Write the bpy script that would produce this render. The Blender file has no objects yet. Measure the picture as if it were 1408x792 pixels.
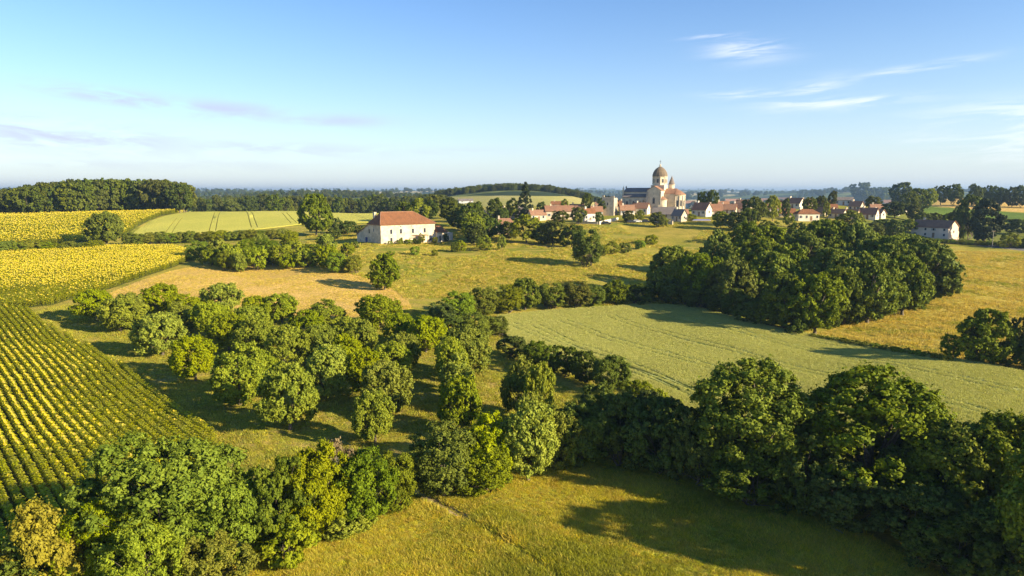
import bpy, math, random
import numpy as np
from mathutils import Vector, geometry
R = math.radians
SC = bpy.context.scene
COL = SC.collection
rng = np.random.default_rng(7)
random.seed(7)

# ------------------------------------------------------------------ camera
HC = 30.0                      # drone height above the low meadow
F, CX, CY, HY = 938.0, 704.0, 396.0, 264.0
PITCH = math.atan((CY - HY) / F)
cd = bpy.data.cameras.new('camera'); cam = bpy.data.objects.new('camera', cd); COL.objects.link(cam)
cd.sensor_width = 36; cd.lens = F / 1408 * 36; cd.clip_start = 0.5; cd.clip_end = 40000
cam.location = (0, 0, HC); cam.rotation_euler = (R(90) - PITCH, 0, 0)
SC.camera = cam
# ------------------------------------------------------------------ sun, sky, exposure
SUN_AZ, SUN_EL = 116.0, 20.5     # degrees clockwise from the view direction (+Y), and above the horizon
sd = bpy.data.lights.new('sun', 'SUN'); sun = bpy.data.objects.new('sun', sd); COL.objects.link(sun)
sd.energy = 5.0; sd.angle = R(0.55); sd.color = (1.0, 0.85, 0.58)
sun.location = (200, -100, 200)
sdir = Vector((math.sin(R(SUN_AZ)) * math.cos(R(SUN_EL)), math.cos(R(SUN_AZ)) * math.cos(R(SUN_EL)), math.sin(R(SUN_EL))))
sun.rotation_euler = sdir.to_track_quat('Z', 'Y').to_euler()
SC.view_settings.view_transform = 'Standard'; SC.view_settings.look = 'None'
SC.view_settings.exposure = 1.30; SC.view_settings.gamma = 1.0
SC.cycles.max_bounces = 5; SC.cycles.diffuse_bounces = 3; SC.cycles.glossy_bounces = 2
SC.cycles.transmission_bounces = 3; SC.cycles.transparent_max_bounces = 4; SC.cycles.volume_bounces = 0
SC.cycles.use_denoising = True
SC.render.use_persistent_data = False

class NT:
    """small helper to write node maths"""
    def __init__(s, tree): s.t = tree; s.n = tree.nodes; s.l = tree.links
    def add(s, typ, **kw):
        nd = s.n.new(typ)
        for k, v in kw.items(): setattr(nd, k, v)
        return nd
    def put(s, sock, v):
        if isinstance(v, bpy.types.NodeSocket): s.l.new(v, sock)
        elif isinstance(v, tuple) and len(v) == 3 and sock.type == 'RGBA': sock.default_value = (*v, 1)
        else: sock.default_value = v
    def m(s, op, a, b=0.0, c=0.0):
        nd = s.add('ShaderNodeMath', operation=op); s.put(nd.inputs[0], a); s.put(nd.inputs[1], b); s.put(nd.inputs[2], c)
        return nd.outputs[0]
    def mix(s, f, a, b, blend='MIX'):
        nd = s.add('ShaderNodeMix', data_type='RGBA', blend_type=blend)
        s.put(nd.inputs[0], f); s.put(nd.inputs[6], a); s.put(nd.inputs[7], b)
        return nd.outputs[2]
    def ramp(s, f, lo, hi, a=0.0, b=1.0):
        nd = s.add('ShaderNodeMapRange', interpolation_type='SMOOTHSTEP')
        s.put(nd.inputs[0], f); nd.inputs[1].default_value = lo; nd.inputs[2].default_value = hi
        nd.inputs[3].default_value = a; nd.inputs[4].default_value = b
        return nd.outputs[0]
    def noise(s, vec, scale, detail=3.0, rough=0.55, dist=0.0):
        nd = s.add('ShaderNodeTexNoise'); s.put(nd.inputs['Vector'], vec)
        nd.inputs['Scale'].default_value = scale; nd.inputs['Detail'].default_value = detail
        nd.inputs['Roughness'].default_value = rough; nd.inputs['Distortion'].default_value = dist
        return nd.outputs[0]
    def xyz(s, x, y, z):
        nd = s.add('ShaderNodeCombineXYZ'); s.put(nd.inputs[0], x); s.put(nd.inputs[1], y); s.put(nd.inputs[2], z)
        return nd.outputs[0]

world = bpy.data.worlds.new('World'); SC.world = world; world.use_nodes = True
W = NT(world.node_tree); W.n.clear()
sky = W.add('ShaderNodeTexSky', sky_type='NISHITA'); sky.sun_disc = False
sky.sun_elevation = R(SUN_EL); sky.sun_rotation = R(SUN_AZ); sky.altitude = 150
sky.air_density = 1.0; sky.dust_density = 0.4; sky.ozone_density = 3.0
tc = W.add('ShaderNodeTexCoord'); sp = W.add('ShaderNodeSeparateXYZ'); W.l.new(tc.outputs['Generated'], sp.inputs[0])
az = W.m('MULTIPLY', W.m('ARCTAN2', sp.outputs[0], sp.outputs[1]), 57.2958)
el = W.m('MULTIPLY', W.m('ARCSINE', sp.outputs[2]), 57.2958)
def gauss(a0, e0, sa, se, tilt=0.0):
    da = W.m('SUBTRACT', az, a0); de = W.m('SUBTRACT', W.m('SUBTRACT', el, e0), W.m('MULTIPLY', da, tilt))
    q = W.m('ADD', W.m('POWER', W.m('ABSOLUTE', W.m('DIVIDE', da, sa)), 2.0), W.m('POWER', W.m('ABSOLUTE', W.m('DIVIDE', de, se)), 2.0))
    return W.m('EXPONENT', W.m('MULTIPLY', q, -1.0))
skyc = W.add('ShaderNodeHueSaturation'); skyc.inputs['Saturation'].default_value = 1.2; skyc.inputs['Hue'].default_value = .508; W.l.new(sky.outputs[0], skyc.inputs['Color'])
# thin milky layer near the horizon, all the way round
milk = W.m('EXPONENT', W.m('MULTIPLY', W.m('MAXIMUM', el, 0.0), -0.17))
base = W.mix(W.m('MULTIPLY', milk, 0.80), skyc.outputs[0], (3.8, 4.15, 4.75))
# thin white wisps on the right
wn = W.noise(W.xyz(W.m('MULTIPLY', az, 0.16), W.m('MULTIPLY', W.m('SUBTRACT', el, W.m('MULTIPLY', az, 0.06)), 1.5), 0.3), 1.0, 6.0, 0.62, 0.6)
wm = W.m('MULTIPLY', gauss(18.5, 10.6, 2.6, 0.75, -0.03), 1.0)
for a in ((16.0, 11.8, 2.2, .16, .02, .7), (25.3, 6.5, 5.0, .45, -0.02, 1.0), (22.6, 7.2, 2.4, .8, .22, .95), (29.5, 8.5, 3.6, .28, .10, .95), (18.6, 7.4, 3.0, .35, .0, .7), (35.5, 5.0, 4.5, 1.0, .0, .8), (38, 3.2, 7, 1.4, 0, .7)):
    wm = W.m('MAXIMUM', wm, W.m('MULTIPLY', gauss(*a[:5]), a[5]))
wf = W.m('MULTIPLY', W.m('MULTIPLY', W.ramp(wn, 0.36, 0.68), wm), 0.58)
c1 = W.mix(wf, base, (6.7, 6.5, 6.6))
# grey violet streaks on the left
gn = W.noise(W.xyz(W.m('MULTIPLY', az, 0.22), W.m('MULTIPLY', W.m('ADD', el, W.m('MULTIPLY', az, 0.045)), 1.15), 4.3), 1.0, 6.0, 0.6, 0.5)
gm = gauss(-29, 6.6, 5.5, .55, -0.07)
for a in ((-22.5, 6.1, 4.5, .65, -0.02, 1.0), (-14.5, 5.6, 4.5, .45, .0, .75), (-33, 3.9, 9, 1.3, -0.05, .95), (-20, 3.4, 10, .6, -0.02, .6), (-27, 2.0, 12, .5, 0, .4), (-5, 3.3, 6, .35, 0, .3)):
    gm = W.m('MAXIMUM', gm, W.m('MULTIPLY', gauss(*a[:5]), a[5]))
gf = W.m('MULTIPLY', W.m('MULTIPLY', W.ramp(gn, 0.28, 0.60), gm), 0.78)
c2 = W.mix(gf, c1, (3.1, 3.1, 4.1))
bg = W.add('ShaderNodeBackground'); bg.inputs[1].default_value = 0.088; W.l.new(c2, bg.inputs[0])
wo = W.add('ShaderNodeOutputWorld'); W.l.new(bg.outputs[0], wo.inputs[0])

# ------------------------------------------------------------------ terrain height
ct, st = math.cos(PITCH), math.sin(PITCH)
def ray(px, py):
    """photo pixel -> (u, drop): X = u*Y, Z = HC - drop*Y"""
    f = F * ct - (py - CY) * st; dn = F * st + (py - CY) * ct
    return (px - CX) / f, dn / f
KU = 2.0
ctrl = []
def cz(px, py, z):
    u, dr = ray(px, py); Y = (HC - z) / dr; ctrl.append((u, math.log(Y), z))
def cdist(px, py, d):
    u, dr = ray(px, py); ctrl.append((u, math.log(d), HC - dr * d))
def cw(px, d, z):
    u, _ = ray(px, HY); ctrl.append((u, math.log(d), z))
for a in ((200,790,0),(704,790,0),(1200,790,0),(-300,800,0),(1700,800,0),(0,620,0),(400,600,0),(800,640,0),(1100,720,0),(1408,690,0),
          (-300,520,1),(0,500,1),(250,500,.5),(500,550,0),(700,520,.5),(900,540,.5),(1100,520,1),(1408,545,1.5),(1700,560,2),
          (-300,430,2.5),(100,430,2.5),(300,430,3),(500,430,3),(640,440,2),(750,430,2),(880,420,2),(1050,450,1.5),(1200,480,1.5),(1400,510,2),
          (230,380,6),(350,370,6.5),(537,396,4.5),(620,400,4),(700,395,4.5),(800,395,4.5),(880,400,3.2)): cz(*a)
for a in ((-300,345,245),(0,345,245),(240,345,250),(400,345,240),(524,336,250),(594,331,268),(680,337,250),(700,365,212),(800,365,212),
          (830,330,272),(900,315,303),(147,336,270),(435,323,300),(300,325,300),(190,328,290),(-300,298,400),(0,298,400),(130,295,410),
          (268,291,420),(400,290,425),(520,293,425),(520,310,330),(700,322,290),(700,300,345),(820,305,325),(880,293,360),(940,291,365),
          (980,296,345),(1020,286,390),(1100,301,335),(1100,281,430),(1170,281,430),(1200,298,350),(1283,327,290),(1408,345,258),
          (1340,355,238),(1300,400,182),(1408,400,186),(1700,400,190),(1700,345,258),(1408,460,138),(1150,445,150),(1000,380,200),(1100,340,250),
          (1300,300,420),(1408,300,420),(1300,276,620),(1408,277,620),(1700,277,620),(620,283,620),(620,270,850),(790,270,850),(790,283,600)): cdist(*a)
for px in (-300, 0, 270, 520):
    for d, z in ((520, 11), (700, 7), (1000, 9), (1500, 6)): cw(px, d, z)
for px in (880, 1000, 1150):
    for d, z in ((480, 17), (700, 4), (1000, -6), (1500, -14)): cw(px, d, z)
for px, d, z in ((620,1100,22),(790,1100,22),(620,1500,5),(790,1500,5),(1300,850,23),(1408,850,23),(1300,1300,8),(1700,1000,20)): cw(px, d, z)
for px in (-500, 0, 400, 700, 1000, 1400, 1900):
    for d in (2500, 6000, 12000): cw(px, d, -16)
for px in (-1200, 2600):
    for d, z in ((20, 0), (80, 0), (250, 9), (420, 16), (1000, 10), (4000, -16)): cw(px, d, z)
for px in (-300, 704, 1700): cw(px, 12, 0)
C = np.array(ctrl); P = np.c_[C[:, 0] * KU, C[:, 1]]
def tps(r2): return 0.5 * r2 * np.log(r2 + 1e-12)
n = len(C)
D2 = ((P[:, None] - P[None]) ** 2).sum(-1)
A = np.zeros((n + 3, n + 3)); A[:n, :n] = tps(D2) + np.eye(n) * 0.002; A[:n, n] = 1; A[:n, n + 1:] = P; A[n, :n] = 1; A[n + 1:, :n] = P.T
sol = np.linalg.solve(A, np.r_[C[:, 2], 0, 0, 0])
GU = np.linspace(-2.2, 2.2, 441); GV = np.linspace(math.log(8), math.log(14000), 401)
gu, gv = np.meshgrid(GU, GV, indexing='ij'); Q = np.c_[gu.ravel() * KU, gv.ravel()]
HZ = np.empty(len(Q))
for i in range(0, len(Q), 20000):
    q = Q[i:i + 20000]
    HZ[i:i + 20000] = tps(((q[:, None] - P[None]) ** 2).sum(-1)) @ sol[:n] + sol[n] + q @ sol[n + 1:]
HZ = HZ.reshape(gu.shape)
Yg = np.exp(gv); Xg = gu * Yg
def sn(x, y, s, ph): return np.sin(x / s + ph) * np.cos(y / s * 1.3 + ph * 2.1 + np.sin(x / s * .7))
# far ridges that close the horizon
r1 = np.exp(-((Yg - 3600 - 500 * np.sin(gu * 5 + 1)) / 750) ** 2) * (48 + 8 * np.sin(gu * 11 + 2) + 4 * np.sin(gu * 29))
r2 = np.exp(-((Yg - 7200 - 700 * np.sin(gu * 4)) / 1500) ** 2) * (68 + 6 * np.sin(gu * 9 + .6) + 3.5 * np.sin(gu * 23 + 1))
r0 = np.exp(-((Yg - 1900 - 250 * np.sin(gu * 7)) / 380) ** 2) * (16 + 9 * np.sin(gu * 8 + 4)) * (gu < 0.12)
HZ += r1 + r2 + r0
nearw = np.exp(-(Yg / 900) ** 2)
HZ += nearw * (0.35 * sn(Xg, Yg, 13, .3) + 0.15 * sn(Xg, Yg, 5.1, 1.7)) + (1 - nearw) * 1.5 * sn(Xg, Yg, 120, 2.)
def hz(x, y):
    x = np.asarray(x, float); y = np.maximum(np.asarray(y, float), 8.01)
    fu = (np.clip(x / y, -2.19, 2.19) - GU[0]) / (GU[1] - GU[0]); fv = (np.clip(np.log(y), GV[0], GV[-1] - 1e-6) - GV[0]) / (GV[1] - GV[0])
    iu = np.clip(fu.astype(int), 0, len(GU) - 2); iv = np.clip(fv.astype(int), 0, len(GV) - 2); a = fu - iu; b = fv - iv
    return HZ[iu, iv] * (1 - a) * (1 - b) + HZ[iu + 1, iv] * a * (1 - b) + HZ[iu, iv + 1] * (1 - a) * b + HZ[iu + 1, iv + 1] * a * b
SY = np.exp(np.linspace(math.log(12), math.log(13500), 5000))
def at(px, py, dmin=12.0):
    u, dr = ray(px, py)
    g = hz(u * SY, SY) - (HC - dr * SY)
    ok = (g[1:] >= 0) & (g[:-1] < 0) & (SY[1:] > dmin)
    i = int(np.argmax(ok)) if ok.any() else len(SY) - 2
    t = (0 - g[i]) / (g[i + 1] - g[i]) if ok.any() else 0
    Y = SY[i] + (SY[i + 1] - SY[i]) * t
    return Vector((u * Y, Y, float(hz(u * Y, Y))))
def mpp(p):           # metres per photo pixel at a point
    return (p.y * ct + (HC - p.z) * st) / F

# ------------------------------------------------------------------ materials
MATS = {}
def newmat(name):
    m = bpy.data.materials.new(name); m.use_nodes = True; t = NT(m.node_tree); t.n.clear(); MATS[name] = m
    out = t.add('ShaderNodeOutputMaterial'); return m, t, out
def principled(t, out, col, rough=0.9, spec=0.15, normal=None, metal=0.0):
    b = t.add('ShaderNodeBsdfPrincipled'); t.put(b.inputs['Base Color'], col); t.put(b.inputs['Roughness'], rough)
    b.inputs['Specular IOR Level'].default_value = spec; b.inputs['Metallic'].default_value = metal
    if normal is not None: t.l.new(normal, b.inputs['Normal'])
    t.l.new(b.outputs[0], out.inputs[0]); return b
def bump(t, h, dist, strength=1.0):
    b = t.add('ShaderNodeBump'); b.inputs['Strength'].default_value = strength; b.inputs['Distance'].default_value = dist
    t.l.new(h, b.inputs['Height']); return b.outputs[0]
def pos(t): return t.add('ShaderNodeNewGeometry').outputs['Position']
def ground_mat(name, c1, c2, c3, s1=0.05, s2=0.35, bd=0.25, thr=(.4, .62), stretch=None):
    m, t, out = newmat(name); p = pos(t)
    if stretch:
        mp = t.add('ShaderNodeMapping'); t.l.new(p, mp.inputs[0]); mp.inputs['Rotation'].default_value[2] = stretch[0]; mp.inputs['Scale'].default_value = (1, stretch[1], 1); p = mp.outputs[0]
    n1 = t.noise(p, s1, 5, .6, .4); n2 = t.noise(p, s2, 5, .65, .2); n3 = t.noise(p, 2.6, 4, .7)
    c = t.mix(t.ramp(n1, *thr), c1, c2); c = t.mix(t.m('MULTIPLY', t.ramp(n2, .42, .7), .75), c, c3)
    v = t.ramp(n3, .3, .72, .62, 1.3); c = t.mix(1.0, c, t.xyz(v, v, v), 'MULTIPLY')
    h = t.m('ADD', n3, t.m('MULTIPLY', n2, 1.5))
    principled(t, out, c, 0.95, 0.05, bump(t, h, bd)); return m
def srgb(r, g, b):
    f = lambda v: ((v / 255 + .055) / 1.055) ** 2.4 if v > 10 else v / 255 / 12.92
    return (f(r), f(g), f(b))
G_MEADOW = ground_mat('meadow_grass', (.37,.355,.036), (.24,.265,.022), (.52,.42,.08), .06, .5)
G_ORCH = ground_mat('orchard_grass', (.29,.26,.028), (.19,.21,.018), (.52,.36,.12), .09, .22, thr=(.42, .6))
G_HILL = ground_mat('hillside_grass', (.33,.29,.040), (.19,.215,.022), (.46,.33,.08), .035, .11, stretch=(0.4, 2.2), thr=(.45, .6))
G_HAY = ground_mat('dry_hay', (.68,.44,.13), (.58,.38,.10), (.46,.33,.07), .03, .3)
G_TAN = ground_mat('dry_hillside', (.50,.38,.080), (.40,.32,.050), (.27,.24,.03), .04, .25, stretch=(1.2, 2.5))
G_SOIL = ground_mat('crop_soil', (.11,.125,.025), (.09,.11,.022), (.15,.13,.04), .3, 1.0)
G_RUT = ground_mat('wheel_rut', (.19,.18,.045), (.16,.155,.04), (.22,.20,.06), .3, 1.0)
G_SLOPE = ground_mat('dry_slope_grass', (.42,.32,.055), (.30,.26,.035), (.22,.21,.025), .05, .14, thr=(.42, .62))
G_TRACK = ground_mat('dirt_track', (.42,.31,.17), (.36,.27,.13), (.24,.19,.06), .3, 1.0)
G_LAWN = ground_mat('garden_grass', (.17,.19,.03), (.12,.15,.02), (.25,.21,.05), .06, .3)
G_GREEN = ground_mat('green_crop', (.14,.21,.025), (.12,.18,.02), (.17,.22,.03), .02, .2)
G_PALEG = ground_mat('ripening_crop', (.42,.36,.12), (.36,.33,.09), (.3,.29,.07), .02, .1)
G_ASPH = ground_mat('asphalt', (.20,.19,.18), (.17,.165,.16), (.23,.22,.2), .2, 1.0, bd=.03)
def wheat_mat(name, ca, cb, cc):
    m, t, out = newmat(name); p = pos(t)
    mp = t.add('ShaderNodeMapping'); t.l.new(p, mp.inputs[0]); mp.inputs['Rotation'].default_value[2] = .62; mp.inputs['Scale'].default_value = (.35, 1, 1)
    n1 = t.noise(p, .035, 4, .6, .5); n2 = t.noise(mp.outputs[0], .55, 5, .7, .2); n3 = t.noise(p, 3.3, 4, .75)
    c = t.mix(t.ramp(n1, .35, .65), ca, cb); c = t.mix(t.m('MULTIPLY', t.ramp(n2, .45, .72), .8), c, cc)
    v = t.ramp(n3, .3, .7, .6, 1.3); c = t.mix(1.0, c, t.xyz(v, v, v), 'MULTIPLY')
    principled(t, out, c, .9, .1, bump(t, t.m('ADD', n3, n2), .22)); return m
G_WHEAT = wheat_mat('wheat_ears', (.38,.39,.115), (.33,.37,.10), (.43,.42,.14))
G_WHEAT2 = wheat_mat('wheat_ears_far', (.50,.46,.075), (.45,.43,.065), (.54,.48,.09))
# far country: patchwork of fields
m, t, out = newmat('far_country'); p = pos(t)
mp = t.add('ShaderNodeMapping'); t.l.new(p, mp.inputs[0]); mp.inputs['Rotation'].default_value[2] = .5; mp.inputs['Scale'].default_value = (1, .6, 0)
vo = t.add('ShaderNodeTexVoronoi'); t.l.new(mp.outputs[0], vo.inputs['Vector']); vo.inputs['Scale'].default_value = .0042
sx = t.add('ShaderNodeSeparateColor'); t.l.new(vo.outputs['Color'], sx.inputs[0])
c = t.mix(t.ramp(sx.outputs[0], .40, .42), (.10,.13,.03), (.17,.19,.045)); c = t.mix(t.ramp(sx.outputs[1], .70, .72), c, (.50,.42,.20))
c = t.mix(t.m('MULTIPLY', t.ramp(t.noise(p, .004, 5, .6), .46, .52), 1.0), c, (.035,.05,.018))
principled(t, out, c, .95, .05); G_FAR = m

def leaf_mat(name, ca, cb, trans=.3, tcol=None, olive=None, hue=.02, satv=.08, val=.16):
    m, t, out = newmat(name)
    oi = t.add('ShaderNodeObjectInfo').outputs['Random']
    at_ = t.add('ShaderNodeAttribute', attribute_name='tint').outputs['Fac']
    c = t.mix(at_, ca, cb)
    hs = t.add('ShaderNodeHueSaturation'); t.l.new(c, hs.inputs['Color'])
    t.put(hs.inputs['Hue'], t.m('ADD', t.m('MULTIPLY', t.m('SUBTRACT', oi, .5), hue), .5))
    t.put(hs.inputs['Value'], t.m('ADD', t.m('MULTIPLY', t.m('FRACT', t.m('MULTIPLY', oi, 7.31)), val * 2), 1 - val))
    t.put(hs.inputs['Saturation'], t.m('ADD', t.m('MULTIPLY', t.m('FRACT', t.m('MULTIPLY', oi, 3.77)), satv * 2), 1 - satv))
    b = t.add('ShaderNodeBsdfPrincipled'); t.l.new(hs.outputs[0], b.inputs['Base Color']); b.inputs['Roughness'].default_value = .62
    b.inputs['Specular IOR Level'].default_value = .1
    tr = t.add('ShaderNodeBsdfTranslucent'); t.l.new(t.mix(1.0, hs.outputs[0], (1.35, 1.25, .55), 'MULTIPLY'), tr.inputs[0])
    mx = t.add('ShaderNodeMixShader'); mx.inputs[0].default_value = trans
    t.l.new(b.outputs[0], mx.inputs[1]); t.l.new(tr.outputs[0], mx.inputs[2]); t.l.new(mx.outputs[0], out.inputs[0]); return m
L_WAL = leaf_mat('walnut_leaves', (.125,.175,.009), (.325,.345,.016), .22, hue=.014)
L_OAK = leaf_mat('oak_leaves', (.072,.108,.010), (.220,.250,.018), .2)
L_DARK = leaf_mat('dark_leaves', (.046,.074,.011), (.135,.165,.020), .15)
L_WOOD = leaf_mat('wood_leaves', (.058,.084,.012), (.140,.158,.020), .18, hue=.045, val=.3)
L_HEDGE = leaf_mat('hedge_leaves', (.098,.136,.010), (.262,.285,.018), .2, hue=.05, val=.3)
L_LIGHT = leaf_mat('bright_leaves', (.15,.19,.012), (.30,.32,.02), .3)
L_GOLD = leaf_mat('golden_leaves', (.20,.18,.015), (.36,.315,.022), .3)
L_CONI = leaf_mat('conifer_needles', (.035,.052,.02), (.075,.09,.03), .1)
L_DRY = leaf_mat('dry_leaves', (.17,.12,.055), (.27,.20,.09), .2)
L_SUNL = leaf_mat('sunflower_leaves', (.25,.29,.014), (.56,.53,.03), .35)
L_PETAL = leaf_mat('sunflower_petals', (.60,.48,.006), (.76,.63,.012), .3, hue=.01, val=.12)
L_GRASS = leaf_mat('grass_blades', (.27,.26,.018), (.74,.60,.08), .3, hue=.05, val=.25)
L_OGRASS = leaf_mat('orchard_blades', (.22,.24,.018), (.54,.47,.08), .3, hue=.05, val=.25)
L_EAR = leaf_mat('wheat_blades', (.33,.35,.09), (.51,.49,.16), .25, hue=.02, val=.12)
L_EAR2 = leaf_mat('dry_blades', (.40,.32,.05), (.64,.49,.12), .25, hue=.02, val=.2)
def plain(name, col, rough=.85, var=.25, sc=1.2, spec=.2, bd=.01, metal=0.):
    m, t, out = newmat(name); p = pos(t); nn = t.noise(p, sc, 5, .65)
    v = t.ramp(nn, .3, .7, 1 - var, 1 + var); oi = t.add('ShaderNodeObjectInfo').outputs['Random']
    c = t.mix(1.0, col, t.xyz(v, v, v), 'MULTIPLY'); principled(t, out, c, rough, spec, bump(t, t.noise(p, 6, 4, .7), bd), metal); return m
def tile_mat(name, ca, cb, cc):
    m, t, out = newmat(name); tc_ = t.add('ShaderNodeTexCoord').outputs['Object']
    n1 = t.noise(tc_, .5, 5, .7, .3); n2 = t.noise(tc_, 3.0, 3, .7)
    c = t.mix(t.ramp(n1, .35, .65), ca, cb); c = t.mix(t.m('MULTIPLY', t.ramp(n2, .5, .72), .6), c, cc)
    wv = t.add('ShaderNodeTexWave'); t.l.new(tc_, wv.inputs[0]); wv.inputs['Scale'].default_value = 1.6; wv.inputs['Distortion'].default_value = .6
    principled(t, out, c, .85, .15, bump(t, t.m('ADD', wv.outputs[1], n2), .07)); return m
BARK = plain('bark', (.13,.105,.075), .95, .4, 3); BARKP = plain('pale_bark', (.34,.30,.23), .9, .3, 3)
W_LIME = plain('lime_render', (.56,.46,.325), .9, .26, .5); W_WHITE = plain('white_render', (.64,.57,.46), .9, .16, .35)
W_STONE = plain('limestone', (.60,.50,.35), .9, .16, .6, bd=.03); W_DSTONE = plain('weathered_stone', (.45,.38,.28), .9, .22, .7, bd=.03)
W_PINK = plain('pink_render', (.72,.56,.42), .9, .08, .4); W_GREY = plain('grey_cladding', (.42,.44,.46), .7, .08, .6)
R_RED = tile_mat('red_tiles', (.27,.115,.05), (.20,.09,.042), (.15,.08,.045)); R_BRN = tile_mat('brown_tiles', (.34,.17,.095), (.25,.135,.085), (.36,.22,.14))
R_PNK = tile_mat('faded_tiles', (.36,.20,.12), (.29,.155,.095), (.21,.135,.09)); R_GRY = tile_mat('slate_roof', (.20,.17,.155), (.24,.20,.17), (.14,.125,.115))
R_STN = tile_mat('stone_dome_tiles', (.22,.165,.105), (.17,.13,.09), (.12,.10,.075))
GLASS = plain('dark_window_glass', (.035,.04,.05), .15, .2, 1, .5, 0.); FRAMEM = plain('window_frame', (.62,.58,.50), .6, .05)
SHUT = plain('grey_shutter', (.32,.34,.34), .7, .1); BLUE = plain('blue_painted_door', (.03,.045,.16), .5, .1); WOODM = plain('old_timber', (.22,.14,.08), .8, .3, 4)
METAL = plain('galvanised_metal', (.45,.45,.46), .4, .1, 1, .5, .0, .6); CARW = plain('white_car_paint', (.7,.7,.7), .3, .03, 1, .5, 0); CARD = plain('dark_car_paint', (.03,.035,.045), .3, .03, 1, .5, 0)
RUBBER = plain('rubber', (.02,.02,.02), .9, .1); CONC = plain('concrete', (.48,.46,.42), .9, .12); TARP = plain('violet_blue_cover', (.20,.22,.62), .6, .08); CROSSM = plain('weathered_iron', (.12,.11,.10), .7, .2)

# ------------------------------------------------------------------ object helpers
def tag(o, label=None, cat=None, group=None, kind=None):
    if label: o['label'] = label
    if cat: o['category'] = cat
    if group: o['group'] = group
    if kind: o['kind'] = kind
    return o
def link(name, data, parent=None):
    o = bpy.data.objects.new(name, data); COL.objects.link(o)
    if parent is not None: o.parent = parent
    return o
def empty(name, loc, rz=0.0):
    o = link(name, None); o.location = loc; o.rotation_euler[2] = rz; o.empty_display_size = .5; return o
class MB:
    def __init__(s): s.v = []; s.f = []
    def add(s, vs, fs):
        k = len(s.v); s.v += [tuple(v) for v in vs]; s.f += [tuple(i + k for i in f) for f in fs]; return s
    def box(s, x0, x1, y0, y1, z0, z1):
        return s.add([(x0,y0,z0),(x1,y0,z0),(x1,y1,z0),(x0,y1,z0),(x0,y0,z1),(x1,y0,z1),(x1,y1,z1),(x0,y1,z1)],
                     [(0,3,2,1),(4,5,6,7),(0,1,5,4),(1,2,6,5),(2,3,7,6),(3,0,4,7)])
    def loft(s, rings, cap=True):
        n_ = len(rings[0]); vs = [p for r_ in rings for p in r_]; fs = []
        for k in range(len(rings) - 1):
            for i in range(n_): j = (i + 1) % n_; fs.append((k*n_+i, k*n_+j, (k+1)*n_+j, (k+1)*n_+i))
        if cap: fs.append(tuple(range(n_ - 1, -1, -1))); fs.append(tuple((len(rings)-1)*n_ + i for i in range(n_)))
        return s.add(vs, fs)
    def lathe(s, cx, cy, prof, n_=12, ph=0.0, a0=0, a1=2*math.pi):
        full = abs(a1 - a0 - 2*math.pi) < 1e-6; k = n_ if full else n_ + 1
        return s.loft([[(cx + r_*math.cos(ph + a0 + (a1-a0)*i/n_), cy + r_*math.sin(ph + a0 + (a1-a0)*i/n_), z) for i in range(k)] for r_, z in prof])
    def tube(s, pts, rad, n_=7):
        rings = []
        for i, p in enumerate(pts):
            d = Vector(pts[min(i+1, len(pts)-1)]) - Vector(pts[max(i-1, 0)]); d.normalize()
            a = d.cross(Vector((0.31,1,0.17))).normalized(); b = d.cross(a)
            rings.append([tuple(Vector(p) + (a*math.cos(2*math.pi*k/n_) + b*math.sin(2*math.pi*k/n_))*rad[i]) for k in range(n_)])
        return s.loft(rings)
    def gable_wall(s, x0, x1, y0, y1, z0, z1, zr):   # ridge along x
        ym = (y0+y1)/2; r_ = [[(x,y0,z0),(x,y1,z0),(x,y1,z1),(x,ym,zr),(x,y0,z1)] for x in (x0, x1)]; return s.loft(r_)
    def gable_roof(s, x0, x1, y0, y1, z, zr, ov=.35, th=.18, lift=.02):
        ym = (y0+y1)/2; sl = (zr - z)/(ym - y0); a, b = x0-ov, x1+ov; z += lift; zr += lift
        for sg, ye in ((-1, y0-ov), (1, y1+ov)):
            ze = z - sl*ov
            ring = [[(x,ye,ze),(x,ym,zr),(x,ym,zr+th),(x,ye,ze+th)] for x in (a, b)]
            s.loft(ring)
        return s
    def hip_roof(s, x0, x1, y0, y1, z, zr, inset, ov=.4, th=.15, inset2=None):
        x0 -= ov; x1 += ov; y0 -= ov; y1 += ov; ym = (y0+y1)/2; i2 = inset if inset2 is None else inset2
        v = [(x0,y0,z),(x1,y0,z),(x1,y1,z),(x0,y1,z),(x0,y0,z+th),(x1,y0,z+th),(x1,y1,z+th),(x0,y1,z+th),(x0+inset,ym,zr),(x1-i2,ym,zr)]
        return s.add(v, [(0,3,2,1),(0,1,5,4),(1,2,6,5),(2,3,7,6),(3,0,4,7),(4,5,9,8),(5,6,9),(6,7,8,9),(7,4,8)])
    def mesh(s, name, mat, smooth=False):
        me = bpy.data.meshes.new(name); me.from_pydata(s.v, [], s.f); me.materials.append(mat)
        if smooth: me.polygons.foreach_set('use_smooth', [True]*len(me.polygons))
        me.update(); return me
    def obj(s, name, mat, parent=None, smooth=False): return link(name, s.mesh(name, mat, smooth), parent)

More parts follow.
